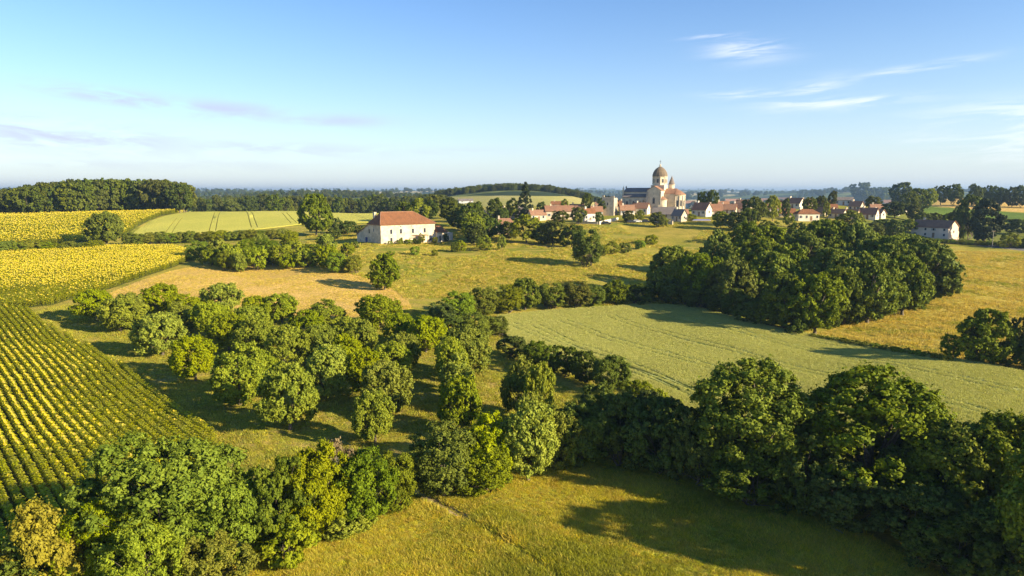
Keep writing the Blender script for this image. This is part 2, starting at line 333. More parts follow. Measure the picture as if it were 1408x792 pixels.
# ------------------------------------------------------------------ regions of the land (photo pixels dropped onto the terrain)
REG = {}
def region(name, pts, mat, raise_=0.0): REG[name] = dict(px=pts, mat=mat, up=raise_)
region('ripening_field', [(600,271),(690,269),(800,270),(830,283),(700,283),(640,285),(560,288),(560,276)], G_PALEG)
region('far_stubble_field', [(1255,275),(1320,273),(1420,277),(2000,280),(2000,291),(1408,292),(1330,287),(1262,282)], G_HAY)
region('green_field', [(1262,283),(1330,288),(1408,293),(2000,292),(2000,312),(1400,308),(1345,302),(1270,296)], G_GREEN)
region('dry_slope', [(575,402),(600,385),(640,362),(690,352),(735,362),(790,378),(800,388),(745,394),(700,390),(650,398),(610,412)], G_SLOPE)
region('golden_slope', [(848,308),(905,311),(965,316),(950,334),(905,338),(868,322)], G_SLOPE)
region('garden_lawn', [(1180,292),(1240,290),(1290,300),(1370,308),(2000,314),(2000,336),(1408,338),(1330,330),(1250,330),(1180,318)], G_LAWN)
region('upper_sunflower_field', [(-760,301),(0,298),(100,293.5),(235,290.4),(258,290.6),(222,297),(205,303),(186,314),(168,326),(130,333),(0,341),(-760,346)], G_SOIL)
region('upper_wheat_field', [(262,290.8),(400,290.5),(520,293.5),(545,300),(520,306),(430,306.5),(385,312),(330,318),(250,322),(200,325),(168,336),(178,325),(192,314),(210,303),(228,297)], G_WHEAT2, .22)
region('middle_sunflower_field', [(-760,354),(0,351),(100,346),(160,342),(238,342),(256,347),(262,357),(240,367),(200,380),(152,397),(110,408),(70,420),(40,423),(0,424),(-760,432)], G_SOIL)
region('near_sunflower_field', [(-760,436),(0,427),(38,428),(52,443),(108,474),(151,497),(202,531),(252,573),(292,604),(318,632),(250,690),(120,740),(0,790),(-760,900)], G_SOIL)
region('hay_field', [(150,403),(195,385),(240,371),(290,362),(380,364),(450,369),(500,381),(532,393),(560,410),(566,424),(520,432),(450,440),(330,424),(250,420),(130,416)], G_HAY)
region('orchard_floor', [(46,430),(110,413),(250,421),(330,425),(450,441),(520,433),(566,425),(620,436),(680,452),(740,490),(810,528),(850,552),(700,640),(590,672),(560,668),(330,640),(296,604),(250,570),(200,527),(150,493),(108,470),(60,443)], G_ORCH)
region('lower_meadow', [(590,672),(700,640),(850,600),(1000,650),(1100,690),(1230,760),(1420,860),(1500,1000),(704,1100),(0,1100),(0,900),(200,800),(400,735),(560,690)], G_MEADOW)
region('lower_wheat_field', [(684,437),(760,429),(838,424.5),(880,421),(950,423),(1000,437),(1056,452),(1110,462),(1200,478),(1300,495),(1408,516),(2000,545),(2000,650),(1408,625),(1290,612),(1000,612),(955,590),(900,556),(866,538),(800,508),(740,486),(705,472),(690,455)], G_WHEAT, .6)
region('dry_hill_field', [(1112,461),(1160,447),(1230,432),(1296,404),(1305,356),(1312,345),(1408,347.5),(2000,352),(2000,540),(1408,512),(1290,490),(1200,475)], G_TAN)
region('country_road', [(1270,329),(1330,333),(1408,341),(2000,349),(2000,352),(1408,345),(1330,336.5),(1270,332)], G_ASPH)
region('dirt_track', [(567,674),(576,668),(592,680),(612,690),(650,712),(638,716),(600,698),(580,688)], G_TRACK)
region('meadow_wheel_track', [(604,692),(612,694),(700,742),(790,800),(775,803),(690,748)], G_SLOPE)
region('orchard_track', [(742,505),(760,512),(790,526),(815,538),(806,543),(780,532),(752,518),(740,512)], G_SLOPE)
tram = []
def tramline(a, b, name, w=.5, gap=2.0, steps=12, mat=G_SOIL):
    pa, pb = at(*a), at(*b); d = (pb - pa); d.z = 0; d.normalize(); nrm = Vector((-d.y, d.x, 0))
    for s in (-.5, .5):
        L_, R_ = [], []
        for i in range(steps + 1):
            q = pa.lerp(pb, i/steps) + nrm * (gap*s + .35*math.sin(i*.9 + s)*0.3)
            L_.append(q + nrm*w/2); R_.append(q - nrm*w/2)
        tram.append((name, [(q.x, q.y) for q in L_ + R_[::-1]], [tuple((q + (q-q2)*.35)[:2]) for q, q2 in zip(L_, R_)] + [tuple((q2 + (q2-q)*.35)[:2]) for q, q2 in zip(L_, R_)][::-1]))
for a, b in (((772,443),(985,512)),((838,437),(1075,506)),((1075,506),(1408,590)),((700,447),(960,548)),((925,437),(1400,545)),((735,450),(945,540)),((1060,459),(1170,481)),((1000,560),(1400,700))): tramline(a, b, 'lower_wheat_field')
for a, b in (((231,322),(247,299)),((292,318),(299,292)),((350,313),(341,291)),((404,307),(390,293)),((512,303),(480,294)),((560,306),(530,297))): tramline(a, b, 'upper_wheat_field', .38, 2.6, 6)
def to_uv(x, y): return (x / y * KU, math.log(y))
def inpoly(poly, x, y):
    c = np.zeros(np.shape(x), bool); xs = [p_[0] for p_ in poly]; ys = [p_[1] for p_ in poly]; j = len(poly) - 1
    for i in range(len(poly)):
        if ys[i] != ys[j]:
            c ^= ((ys[i] > y) != (ys[j] > y)) & (x < (xs[j] - xs[i]) * (y - ys[i]) / (ys[j] - ys[i]) + xs[i])
        j = i
    return c
verts, edges = [], []
def add_loop(uv):
    k = len(verts); verts.extend(uv); m_ = len(uv); edges.extend((k + i, k + (i+1) % m_) for i in range(m_))
for nm, rg in REG.items():
    uv = []; pp = rg['px']
    for i in range(len(pp)):
        a, b = pp[i], pp[(i+1) % len(pp)]; L = math.hypot(b[0]-a[0], b[1]-a[1]); k = max(1, int(L/14))
        for s_ in range(k):
            x_ = a[0] + (b[0]-a[0])*s_/k; y_ = a[1] + (b[1]-a[1])*s_/k
            p_ = at(x_, y_) if y_ > 345 else at(x_, y_)
            uv.append(to_uv(p_.x, p_.y))
    rg['uv'] = uv; add_loop(uv)
wide = [(nm, [to_uv(*q) for q in pw]) for nm, _, pw in tram]
tram = [(nm, [to_uv(*q) for q in poly]) for nm, poly, _ in tram]
for nm, uv in tram: add_loop(uv)
us = np.r_[np.linspace(-2.1, -.84, 22), np.linspace(-.82, .82, 138), np.linspace(.84, 2.1, 22)] * KU
vs_ = np.linspace(math.log(9), math.log(13500), 235)
gx, gy = np.meshgrid(us, vs_, indexing='ij')
jit = rng.uniform(-.3, .3, (2,) + gx.shape); gx = gx + jit[0]*.02; gy = gy + jit[1]*.03
verts.extend(zip(gx.ravel().tolist(), gy.ravel().tolist()))
cv, ce, cf, *_ = geometry.delaunay_2d_cdt([Vector(v) for v in verts], edges, [], 0, 1e-5)
CV = np.array([(v.x, v.y) for v in cv]); CF = np.array([f for f in cf if len(f) == 3])
Yv = np.exp(CV[:, 1]); Xv = CV[:, 0] / KU * Yv; Zv = hz(Xv, Yv)
XYZ = np.c_[Xv, Yv, Zv]
cen = CV[CF].mean(1); lab = np.zeros(len(CF), int); names = ['ground'] + list(REG)
for i, nm in enumerate(REG): lab[inpoly(REG[nm]['uv'], cen[:, 0], cen[:, 1])] = i + 1
trm = np.zeros(len(CF), bool)
for nm, uv in tram:
    trm |= inpoly(uv, cen[:, 0], cen[:, 1]) & (lab == names.index(nm))
far = (cen[:, 1] > math.log(640)) & (lab == 0)
def submesh(name, faces, mat, up=0.0):
    ids, inv = np.unique(faces, return_inverse=True); f = inv.reshape(-1, 3); v = XYZ[ids].copy()
    a = v[f[:, 1]] - v[f[:, 0]]; b = v[f[:, 2]] - v[f[:, 0]]; flip = (a[:, 0]*b[:, 1] - a[:, 1]*b[:, 0]) < 0
    f[flip] = f[flip][:, ::-1]
    if up:
        e = np.concatenate([f[:, [0,1]], f[:, [1,2]], f[:, [2,0]]]); key = np.sort(e, 1)
        _, idx, cnt = np.unique(key, axis=0, return_index=True, return_counts=True); be = e[idx[cnt == 1]]
        nb = len(v); low = v.copy(); low[:, 2] -= .05; v[:, 2] += up; top = v.copy(); top[:, 2] -= .002
        v = np.concatenate([v, low, top]); sk = [(int(b_+2*nb), int(a_+2*nb), int(a_+nb), int(b_+nb)) for a_, b_ in be]
        fl = [tuple(map(int, q)) for q in f] + sk
    else: fl = f.tolist()
    me = bpy.data.meshes.new(name); me.from_pydata(v.tolist(), [], fl); me.materials.append(mat); me.update()
    me.polygons.foreach_set('use_smooth', [True]*len(f) + [False]*(len(fl)-len(f)))
    o = link(name, me); tag(o, kind='structure'); return o
submesh('ground', CF[(lab == 0) & ~far], G_HILL)
submesh('far_hills', CF[far], G_FAR)
for i, nm in enumerate(REG):
    k = (lab == i + 1) & ~trm
    if k.any(): submesh(nm, CF[k], REG[nm]['mat'], REG[nm]['up'])
submesh('wheel_tracks', CF[trm], G_RUT)
def inregion(nm, x, y): return inpoly(REG[nm]['uv'], x / y * KU, np.log(y))

# ------------------------------------------------------------------ foliage
def mesh_np(name, v, f, mat, tint=None, k=4):
    me = bpy.data.meshes.new(name); nf = len(f)
    me.vertices.add(len(v)); me.vertices.foreach_set('co', np.asarray(v, np.float32).ravel())
    me.loops.add(nf*k); me.loops.foreach_set('vertex_index', np.asarray(f, np.int32).ravel())
    me.polygons.add(nf); me.polygons.foreach_set('loop_start', np.arange(0, nf*k, k, dtype=np.int32))
    me.update(calc_edges=True)
    if tint is not None:
        a = me.attributes.new('tint', 'FLOAT', 'FACE'); a.data.foreach_set('value', np.asarray(tint, np.float32))
    me.materials.append(mat); return me
def unit(a): return a / (np.linalg.norm(a, axis=-1, keepdims=True) + 1e-9)
def leaves(g, pts, nrm, size, tint):
    n_ = len(pts); r_ = unit(g.normal(size=(n_, 3))); t1 = unit(np.cross(nrm, r_)); t2 = np.cross(nrm, t1)
    s = (size * g.uniform(.6, 1.3, n_))[:, None]
    bend = nrm * s * .25
    v = np.stack([pts + t1*s - bend, pts + t2*s*.62, pts - t1*s - bend, pts - t2*s*.62], 1).reshape(-1, 3)
    return v, np.arange(n_*4).reshape(-1, 4), tint
def crown_mesh(name, seed, rx, ry, rz, zc, ncl, nl, ls, mat, rc=(.17, .30), low=-.75, lobes=.22, inner=.5, cone=0.0, tips=.0):
    g = np.random.default_rng(seed)
    k = np.arange(ncl*2) + .5; ph = np.arccos(1 - 2*k/(ncl*2)); th = k*2.39996 + g.normal(0, .35, ncl*2)
    d = np.c_[np.sin(ph)*np.cos(th), np.sin(ph)*np.sin(th), np.cos(ph)]; d = unit(d + g.normal(0, .18, d.shape))
    d = d[d[:, 2] > low]; d = d[g.permutation(len(d))[:ncl]]
    dirs = unit(g.normal(size=(9, 3))); amp = g.uniform(.4, 1, 9)
    lob = (np.maximum(0, d @ dirs.T) ** 5 * amp).sum(1); lob = lob / (lob.max() + 1e-6)
    rr = np.where(g.random(len(d)) < .78, g.uniform(.80, .98, len(d)), g.uniform(inner, .8, len(d))) * (1 - lobes + lobes*lob*1.3)
    c = d * rr[:, None] * np.array([rx, ry, rz])
    if cone:
        h = (c[:, 2] + rz) / (2*rz); s = (1 - h*cone)[:, None]; c[:, :2] *= s
    rad = g.uniform(*rc, len(d)) * (rx + ry) / 2 * (1 if not cone else (1.15 - cone*.8*((c[:, 2]+rz)/(2*rz))))
    m_ = len(d); own = g.integers(0, m_, nl); ld = unit(g.normal(size=(nl, 3)))
    outw = unit(c / np.array([rx, ry, rz])**1.0 + 1e-6)
    NTW = 16; tw = unit(g.normal(size=(m_, NTW, 3))); fl_ = (tw * outw[:, None]).sum(-1) < -.3; tw[fl_] *= -1
    twr = g.uniform(.55, 1.12, (m_, NTW)); ti = g.integers(0, NTW, nl); tdir = tw[own, ti]; twt = g.uniform(0, 1, (m_, NTW))[own, ti]
    # lumpy surface of every clump
    p_ = c[own] + (tdir * twr[own, ti][:, None] + ld * (.30 * g.uniform(.3, 1.15, nl)[:, None])) * rad[own][:, None] * np.array([1, 1, .85])
    ld = unit(tdir * .75 + ld * .8)
    stray = g.random(nl) < tips; p_[stray] += ld[stray] * (rad[own][stray] * .45)[:, None]
    p_[:, 2] += zc
    p_[:, 2] = np.maximum(p_[:, 2], .12)
    nr = unit(ld + .42*g.normal(size=(nl, 3)) + np.array([0, 0, .15]))
    tint = np.clip(g.uniform(0, 1, m_)[own]*.3 + twt*.3 + g.uniform(0, .4, nl), 0, 1)
    v, f, tt = leaves(g, p_, nr, ls, tint)
    me = mesh_np(name, v, f, mat, tt)
    return me, c + np.array([0, 0, zc])
def trunk_mesh(name, seed, h, r_, tips, mat, stems=1, nlimb=7, spread=.2):
    g = np.random.default_rng(seed); mb = MB()
    for s_ in range(stems):
        ox, oy = (g.normal(0, spread, 2) if stems > 1 else (0, 0)); lean = g.normal(0, .06*h, 2) + (np.array([ox, oy])*2 if stems > 1 else 0)
        fork = np.array([ox + lean[0], oy + lean[1], h])
        rs = r_ * (1 if stems == 1 else .6)
        mb.tube([(ox, oy, -.4), (ox*1.0, oy, .15), (ox + lean[0]*.4, oy + lean[1]*.4, h*.55), tuple(fork)], [rs*1.5, rs*1.1, rs*.9, rs*.75], 8)
        sel = g.permutation(len(tips))[:nlimb]
        for i in sel:
            tp = tips[i]; md = fork*.55 + tp*.45 + np.array([0, 0, .12*abs(tp[2]-h)]) + g.normal(0, .1, 3)
            mb.tube([tuple(fork - np.array([0, 0, .1])), tuple(md), tuple(tp)], [rs*.5, rs*.3, rs*.08], 5)
    return mb.mesh(name, mat, True)
PROTO = {}
def proto(kind, i, seed, rx, rz, trunk_h, ncl, nl, ls, mat, bark=BARK, r_=.2, stems=1, ry=None, nlimb=7, **kw):
    ry = ry or rx*.92; zc = trunk_h + rz*.78
    me, tips = crown_mesh('crown', seed, rx, ry, rz, zc, ncl, nl, ls, mat, **kw)
    tm = trunk_mesh('trunk', seed + 1, trunk_h, r_, tips, bark, stems, nlimb)
    co = np.empty(len(me.vertices)*3, np.float32); me.vertices.foreach_get('co', co); co = co.reshape(-1, 3)
    PROTO.setdefault(kind, []).append(dict(crown=me, trunk=tm, h=float(np.percentile(co[:, 2], 99.7)), w=float(np.percentile(co[:, 0], 99.3) - np.percentile(co[:, 0], .7))))
for i in range(4): proto('walnut', i, 100+i, 4.2, 3.7, .9, 110, 32000, .15, L_WAL, r_=.22, rc=(.13,.23), low=-.86, lobes=.28, tips=.05)
for i in range(3): proto('big_oak', i, 200+i, 5.6, 5.6, 1.4, 150, 80000, .14, L_OAK, r_=.33, nlimb=12, rc=(.11,.2), low=-.9, lobes=.32, inner=.35, tips=.06)
for i in range(3): proto('hedge', i, 300+i, 3.6, 3.8, .5, 95, 44000, .11, L_HEDGE, r_=.16, stems=3, rc=(.12,.23), low=-.95, lobes=.34, inner=.4, tips=.08)
for i in range(2): proto('big_hedge', i, 350+i, 5.6, 5.2, .8, 170, 90000, .12, L_HEDGE, r_=.2, stems=4, nlimb=10, rc=(.09,.18), low=-.95, lobes=.36, inner=.35, tips=.08)
for i in range(2): proto('dark', i, 400+i, 3.8, 4.0, .5, 85, 42000, .13, L_DARK, r_=.18, stems=2, rc=(.13,.24), low=-.95, lobes=.3)
for i in range(4): proto('wood', i, 500+i, 4.6, 5.4, 1.2, 75, 11000, .30, L_WOOD, r_=.24, rc=(.15,.27), low=-.9, lobes=.28)
for i in range(4): proto('forest', i, 600+i, 5.2, 4.8, .9, 120, 30000, .21, L_OAK, r_=.28, rc=(.12,.23), low=-.92, lobes=.3)
for i in range(2): proto('bright', i, 650+i, 3.4, 4.0, 1.2, 45, 8000, .24, L_LIGHT, r_=.16, rc=(.2,.32), low=-.85, lobes=.3)
for i in range(2): proto('shrub', i, 700+i, 1.5, 1.3, .25, 22, 3200, .13, L_HEDGE, r_=.06, stems=3, nlimb=4, rc=(.26,.42), low=-.8, lobes=.25)
for i in range(2): proto('bush', i, 720+i, 2.4, 1.9, .4, 34, 12000, .13, L_WAL, r_=.1, stems=3, nlimb=5, rc=(.22,.36), low=-.9, lobes=.3)
proto('golden', 0, 740, 3.4, 3.0, .5, 60, 30000, .12, L_GOLD, r_=.12, stems=4, rc=(.16,.28), low=-.9, lobes=.4, tips=.12)
proto('dry', 0, 745, 2.2, 2.4, .5, 30, 2600, .11, L_DRY, BARKP, r_=.10, stems=6, rc=(.16,.28), nlimb=9, low=-.5, lobes=.35, tips=.3)
proto('conifer', 0, 750, 3.8, 7.4, 1.0, 110, 16000, .22, L_CONI, r_=.3, rc=(.14,.22), low=-.96, lobes=.12, cone=.86)
proto('cedar', 0, 760, 4.2, 5.6, 1.2, 90, 16000, .22, L_CONI, r_=.34, rc=(.14,.26), low=-.95, lobes=.35, cone=.45)
def tree(kind, p, h=None, w=None, label=None, group=None, name=None, cat='tree', i=None, rz=None):
    pr = PROTO[kind]; q = pr[(i if i is not None else random.randrange(len(pr))) % len(pr)]
    h = h or q['h']; w = w or q['w']
    o = empty(name or 'broadleaf_tree', p, random.uniform(0, 6.28) if rz is None else rz)
    o.scale = (w/q['w'], w/q['w'], h/q['h']); tag(o, label, cat, group)
    link('trunk', q['trunk'], o); link('crown', q['crown'], o); return o
def T(kind, px, yt, yb, w, label, group=None, name=None, cat='tree', i=None):
    p = at(px, yb); k = mpp(p); return tree(kind, p, (yb - yt)*k*1.02, w*k, label, group, name, cat, i)

TENS = ['', 'ten', 'twenty']
ORD = ['first','second','third','fourth','fifth','sixth','seventh','eighth','ninth','tenth','eleventh','twelfth','thirteenth','fourteenth','fifteenth','sixteenth','seventeenth','eighteenth','nineteenth','twentieth','twenty-first','twenty-second']
rows = {
 'back row along the hay field': [(133,396,441,56),(180,400,444,42),(219,389,432,54),(262,402,440,48),(307,387,432,56),(352,405,446,44),(388,402,444,46),(445,409,450,52),(521,404,452,62)],
 'second row': [(166,407,456,58),(252,413,458,46),(292,413,464,52),(345,418,470,50),(424,425,472,50),(480,432,476,48),(552,428,474,46),(586,432,484,56)],
 'third row': [(224,428,489,66),(315,430,482,50),(348,432,486,54),(395,446,506,64),(440,444,500,52),(497,438,496,50),(475,456,508,54),(556,455,506,50)],
 'fourth row': [(269,460,524,60),(362,478,540,52),(450,474,549,70),(541,468,530,58),(500,478,545,50)],
 'front row beside the mown strip': [(330,470,556,82),(399,497,591,88),(528,494,572,70),(516,536,610,58)],
 'column of four facing the lower wheat': [(642,449,520,76),(622,462,540,50),(628,484,556,52),(634,514,596,64)],
 'last column before the wheel tracks': [(716,486,572,54),(740,498,586,44),(730,538,620,52)]}
for rn, lst in rows.items():
    for k, (x, a, b, w) in enumerate(lst):
        T('walnut', x, a + 3, b, w*.95, f'round walnut tree, {ORD[k]} from the left in the orchard {rn}' if 'column' not in rn else f'walnut tree, {ORD[k]} from the far end in the {rn}', 'walnut trees of the orchard', 'walnut_tree', i=k + len(rn))
# ---- hedge along the bottom left
g = 'trees of the hedge below the orchard'
for kd, x, a, b, w, lb in (
 ('golden', 62, 690, 830, 118, 'golden brown leafed shrub at the corner of the shaded sunflowers'),
 ('hedge', 8, 745, 850, 100, 'olive green shrub below the golden one, cut by the frame edge'),
 ('big_hedge', 142, 690, 815, 112, 'mid green bushy tree between golden shrub and big hedge tree'),
 ('big_hedge', 243, 598, 775, 196, 'biggest spreading tree of the hedge, standing over the sunflower rows'),
 ('big_hedge', 205, 715, 830, 110, 'shrubby tree at the foot of the biggest hedge tree'),
 ('big_hedge', 318, 645, 775, 110, 'dense green tree touching the biggest hedge tree'),
 ('dark', 385, 632, 760, 100, 'darker green tree in the middle of the hedge'),
 ('big_hedge', 432, 615, 742, 96, 'tall green tree beside the bare branched shrub'),
 ('dry', 466, 598, 700, 70, 'half dead shrub with bare grey branches in the hedge'),
 ('hedge', 500, 620, 722, 84, 'olive green tree just after the bare branched shrub'),
 ('hedge', 542, 622, 702, 70, 'last rounded tree of the hedge beside the dirt track'),
 ('hedge', 290, 735, 812, 100, 'low shrub at the meadow edge under the dense green tree'),
 ('bush', 395, 712, 772, 90, 'low leafy bush on the meadow edge under the darker tree'),
 ('bush', 475, 690, 735, 80, 'low bush in front of the half dead shrub'),
 ('bush', 100, 770, 835, 110, 'low bush in the bottom corner between golden and green shrubs')):
    T(kd, x, a, b, w, lb, g, 'hedge_shrub' if kd in ('bush','golden','dry') else 'hedge_tree')
g = 'trees of the hedge between meadow and wheat'
for kd, x, a, b, w, lb in (
 ('hedge', 615, 585, 680, 88, 'leafy hedge tree beside the gap of the dirt track'),
 ('walnut', 668, 570, 668, 78, 'green hedge tree right behind the sunlit meadow corner'),
 ('hedge', 668, 610, 676, 74, 'low shrub at the foot of the hedge on the meadow corner'),
 ('walnut', 726, 556, 662, 84, 'bright hedge tree where the meadow shadow begins'),
 ('hedge', 770, 560, 645, 70, 'half shaded hedge tree next to the bright one'),
 ('dark', 800, 552, 640, 84, 'dark hedge tree above the corner of the shaded meadow'),
 ('dark', 850, 540, 640, 86, 'dark hedge tree below the last shrubs of the wheat edge'),
 ('dark', 905, 548, 652, 92, 'dark hedge tree left of the first tall oak'),
 ('dark', 955, 560, 668, 90, 'low dark tree against the first tall oak'),
 ('big_oak', 1032, 500, 672, 166, 'first tall oak of the hedge, with white fence post below'),
 ('dark', 1105, 590, 700, 104, 'dark tree filling the gap between the two tall oaks'),
 ('big_oak', 1200, 512, 688, 190, 'tallest and widest oak of the hedge, over the wheat shadow'),
 ('dark', 1030, 625, 694, 110, 'dark shrub at the foot of the first tall oak'),
 ('dark', 1165, 640, 728, 110, 'dark shrub at the foot of the tallest oak'),
 ('big_oak', 1300, 580, 730, 130, 'oak leaning out from the tallest one towards the frame edge'),
 ('dark', 1262, 665, 765, 110, 'dark shrub deep in the shade beside the meadow corner'),
 ('big_oak', 1385, 568, 745, 150, 'oak at the frame edge with sunlit top'),
 ('dark', 1370, 690, 815, 130, 'dark shrub under the oak at the frame edge'),
 ('dark', 1312, 705, 795, 120, 'dark shrub in the shade between the leaning oak and the frame edge'),
 ('dark', 1330, 630, 720, 110, 'dark tree behind the leaning oak against the wheat'),
 ('dark', 825, 532, 612, 80, 'dark tree in the second rank behind the meadow shadow corner'),
 ('dark', 876, 538, 618, 84, 'dark tree in the second rank below the small wheat shrubs'),
 ('dark', 932, 556, 632, 84, 'dark tree in the second rank beside the first tall oak'),
 ('dark', 1250, 600, 705, 110, 'dark tree behind the tallest oak and the leaning one'),
 ('big_oak', 1470, 580, 850, 170, 'oak mostly outside the frame at the end of the hedge')):
    T(kd, x, a, b, w, lb, g, 'hedge_tree')
# shrubs between orchard and lower wheat
g = 'shrubs along the lower wheat'
for k, (kd, x, a, b, w, lb) in enumerate((
 ('dark', 704, 462, 492, 40, 'dark shrub at the near corner of the wheat by the walnut column'),
 ('hedge', 738, 470, 504, 46, 'shrub second along the wheat edge, with tufts of dry grass'),
 ('dark', 775, 476, 518, 50, 'dark round shrub in the middle of the wheat edge'),
 ('dark', 806, 484, 528, 44, 'dark shrub leaning on the tall one of the wheat edge'),
 ('hedge', 840, 488, 540, 48, 'tallest shrub of the wheat edge, sunlit on top'),
 ('hedge', 880, 524, 556, 44, 'small shrub where the wheat edge meets the big hedge'),
 ('bush', 905, 536, 566, 34, 'low olive bush against the wheat next to the dark hedge'),
 ('bush', 922, 548, 580, 40, 'low bush at the foot of the wheat before the first tall oak'))):
    T(kd, x, a, b, w, lb, g, 'hedge_shrub', 'shrub')
g = 'hedge at the valley bottom'
for k, (kd, x, a, b, w, lb) in enumerate((
 ('dark', 607, 416, 446, 42, 'dark shrub at the shady end of the valley hedge'),
 ('hedge', 632, 402, 440, 44, 'shrub at the head of the valley hedge below the grassy slope'),
 ('hedge', 664, 396, 434, 48, 'broad shrub of the valley hedge, second block'),
 ('hedge', 700, 394, 430, 44, 'shrub of the valley hedge before its tallest bush'),
 ('forest', 722, 384, 426, 42, 'tallest bush of the valley hedge'),
 ('hedge', 756, 390, 424, 46, 'shrub of the valley hedge just after its tallest bush'),
 ('hedge', 790, 388, 422, 46, 'broad shrub near the end of the valley hedge'),
 ('hedge', 816, 392, 420, 30, 'small last shrub of the valley hedge'),
 ('forest', 845, 386, 418, 36, 'dark tree between valley hedge and the big copse'),
 ('dark', 875, 390, 419, 40, 'low dark tree touching the near end of the copse'),
 ('hedge', 652, 432, 466, 60, 'dense bush between the orchard and the wheat corner'),
 ('dark', 620, 436, 470, 40, 'shaded bush at the orchard edge below the valley hedge'),
 ('hedge', 684, 436, 462, 30, 'small bush on the corner of the lower wheat'))):
    T(kd, x, a, b, w, lb, g, 'hedge_shrub', 'shrub')
# the big copse on the right
g = 'trees of the big copse'
cops = [(922,333,412,62,'pale grey green tree standing alone at the near end of the copse'),(948,345,416,44,None),(985,312,398,60,None),(968,342,418,60,None),(1008,352,428,64,None),(1040,322,404,76,None),
 (1025,300,380,56,None),(1060,340,424,72,None),(1078,372,450,62,'front tree of the copse leaning over the wheat field'),(1120,370,458,74,'tree with two tall lit tops at the foot of the copse'),(1100,312,392,78,None),(1145,336,432,84,None),
 (1135,298,382,72,None),(1172,300,386,56,None),(1192,342,442,84,'broad tree above the yellow grass corner of the copse'),(1212,318,400,74,None),(1240,352,432,66,None),(1264,330,414,84,'tall dark tree at the outer end of the copse'),(1290,350,402,34,'slim tree ending the copse above the dry field'),
 (1160,360,445,60,None),(1222,330,420,60,None),(1080,330,410,60,None),(1000,330,405,60,None),(1055,305,375,60,None),(1245,322,385,56,None),(1190,312,375,56,None)]
cops_lab = {}
for tn, lo, hi in (('rear', 0, 388), ('middle', 388, 414), ('front', 414, 999)):
    for q, c_ in enumerate(sorted(c_ for c_ in cops if c_[4] is None and lo <= c_[2] < hi)): cops_lab[(c_[0], c_[1])] = f'{ORD[q]} plain one from the left in its {tn} rank'
for k, (x, a, b, w, lb) in enumerate(cops):
    T('forest', x, a + (8 if x < 1240 else 2), b + 2, w, lb or f'oak in the big copse, {cops_lab[(x, a)]}', g, 'oak_tree', i=k)
for x, a, b, w, kd, lb in ((1350,425,500,64,'forest','lone dark tree casting the long shadow over the wheat'),(1306,460,491,26,'hedge','small shrub beside the lone dark tree'),
    (1384,470,504,34,'dark','low dark bush added to lengthen the shadow of the lone dark tree'),(1412,434,505,40,'dark','dark tree cut by the frame edge below the dry field'),(1425,470,510,50,'dark','low bush at the frame edge beside the dark tree')):  # the bush joined to the lone tree is added to lengthen its shadow
    T(kd, x, a, b, w, lb, None, 'broadleaf_tree')
for k, (x, b) in enumerate(((905,412),(925,417),(945,420),(962,424),(985,429),(1008,436),(1030,443),(1052,449),(1092,458),(1140,448),(1165,444),(1205,438),(1228,430),(1250,424),(1272,414),(1290,404))):
    T('dark', x, b - 30 - (k*7) % 9, b + 2, 40, f'dark undergrowth shrub at the foot of the copse, {ORD[k]} from the left', 'undergrowth of the copse', 'hedge_shrub', 'shrub')
# lone trees and the house garden
for x, a, b, w, kd, lb in (
 (147,293,338,44,'forest','lone round tree with pale trunk between the sunflower fields'),
 (435,269,324,42,'forest','tall round tree on two trunks beside the upper wheat'),
 (529,350,398,38,'forest','small tree with long shadow at the edge of the hay field'),
 (806,317,367,40,'hedge','airy tree in the middle of the grassy slope'),
 (666,324,345,22,'bright','small round tree on the slope, second from the house'),
 (690,323,344,13,'bright','slender sapling with pale trunk on the slope'),
 (627,333,347,13,'forest','dark round tree in front of the farmhouse annex'),
 (634,331,347,14,'bright','small bush tree just beyond the annex'),
 (724,296,335,44,'bright','bright yellow green tree below the village gardens'),
 (760,304,338,40,'wood','soft grey green tree beside the bright village tree'),
 (786,310,341,32,'wood','dense tree at the foot of the village gardens'),
 (748,312,336,28,'wood','shaded tree between the bright one and the grey green one'),
 (700,305,330,30,'wood','dark tree in the garden behind the sapling'),
 (672,300,330,34,'wood','tree behind the farmhouse garden next to the low house'),
 (842,332,350,24,'bright','light bush on the slope below the church'),(860,334,348,16,'shrub','small bush on the slope below the church'),
 (880,330,343,16,'shrub','dark bush on the slope nearest the copse'),(832,337,352,14,'shrub','reddish dark bush beside the light one on the slope'),
 (570,339,351,13,'shrub','rounded garden bush below the farmhouse facade'),(488,332,342,11,'shrub','round bush at the shaded gable of the farmhouse'),
 (895,323,336,20,'shrub','wide bush at the top of the slope'),(598,343,352,10,'shrub','low bush beside the farmhouse lawn'),
 (537,345,352,12,'shrub','brownish bush on the bank before the farmhouse')):
    T(kd, x, a, b, w, lb, None, 'broadleaf_tree' if kd != 'shrub' else 'garden_bush', 'tree' if kd != 'shrub' else 'bush')
# old orchard left of the farmhouse
g = 'bushy trees of the old orchard'
old = sorted([(275,332,358,30),(300,330,362,34),(318,336,368,34),(340,330,364,34),(352,340,372,30),(368,330,362,36),(388,338,366,34),(405,332,358,34),(420,342,368,30),(432,336,362,34),(452,338,368,32),(463,348,374,26),(330,348,374,24),(290,342,366,26),(395,350,370,24),(478,334,352,20),(447,322,342,26),(470,350,372,24),(487,352,376,22),(360,322,342,24),(400,318,338,24),(310,345,372,22)])
for k, (x, a, b, w) in enumerate(old):
    T('bush' if k % 3 else 'hedge', x, a, b, w, (f'bushy fruit tree of the old orchard above the hay, {ORD[k]} from the left'), g, 'fruit_tree', i=k)
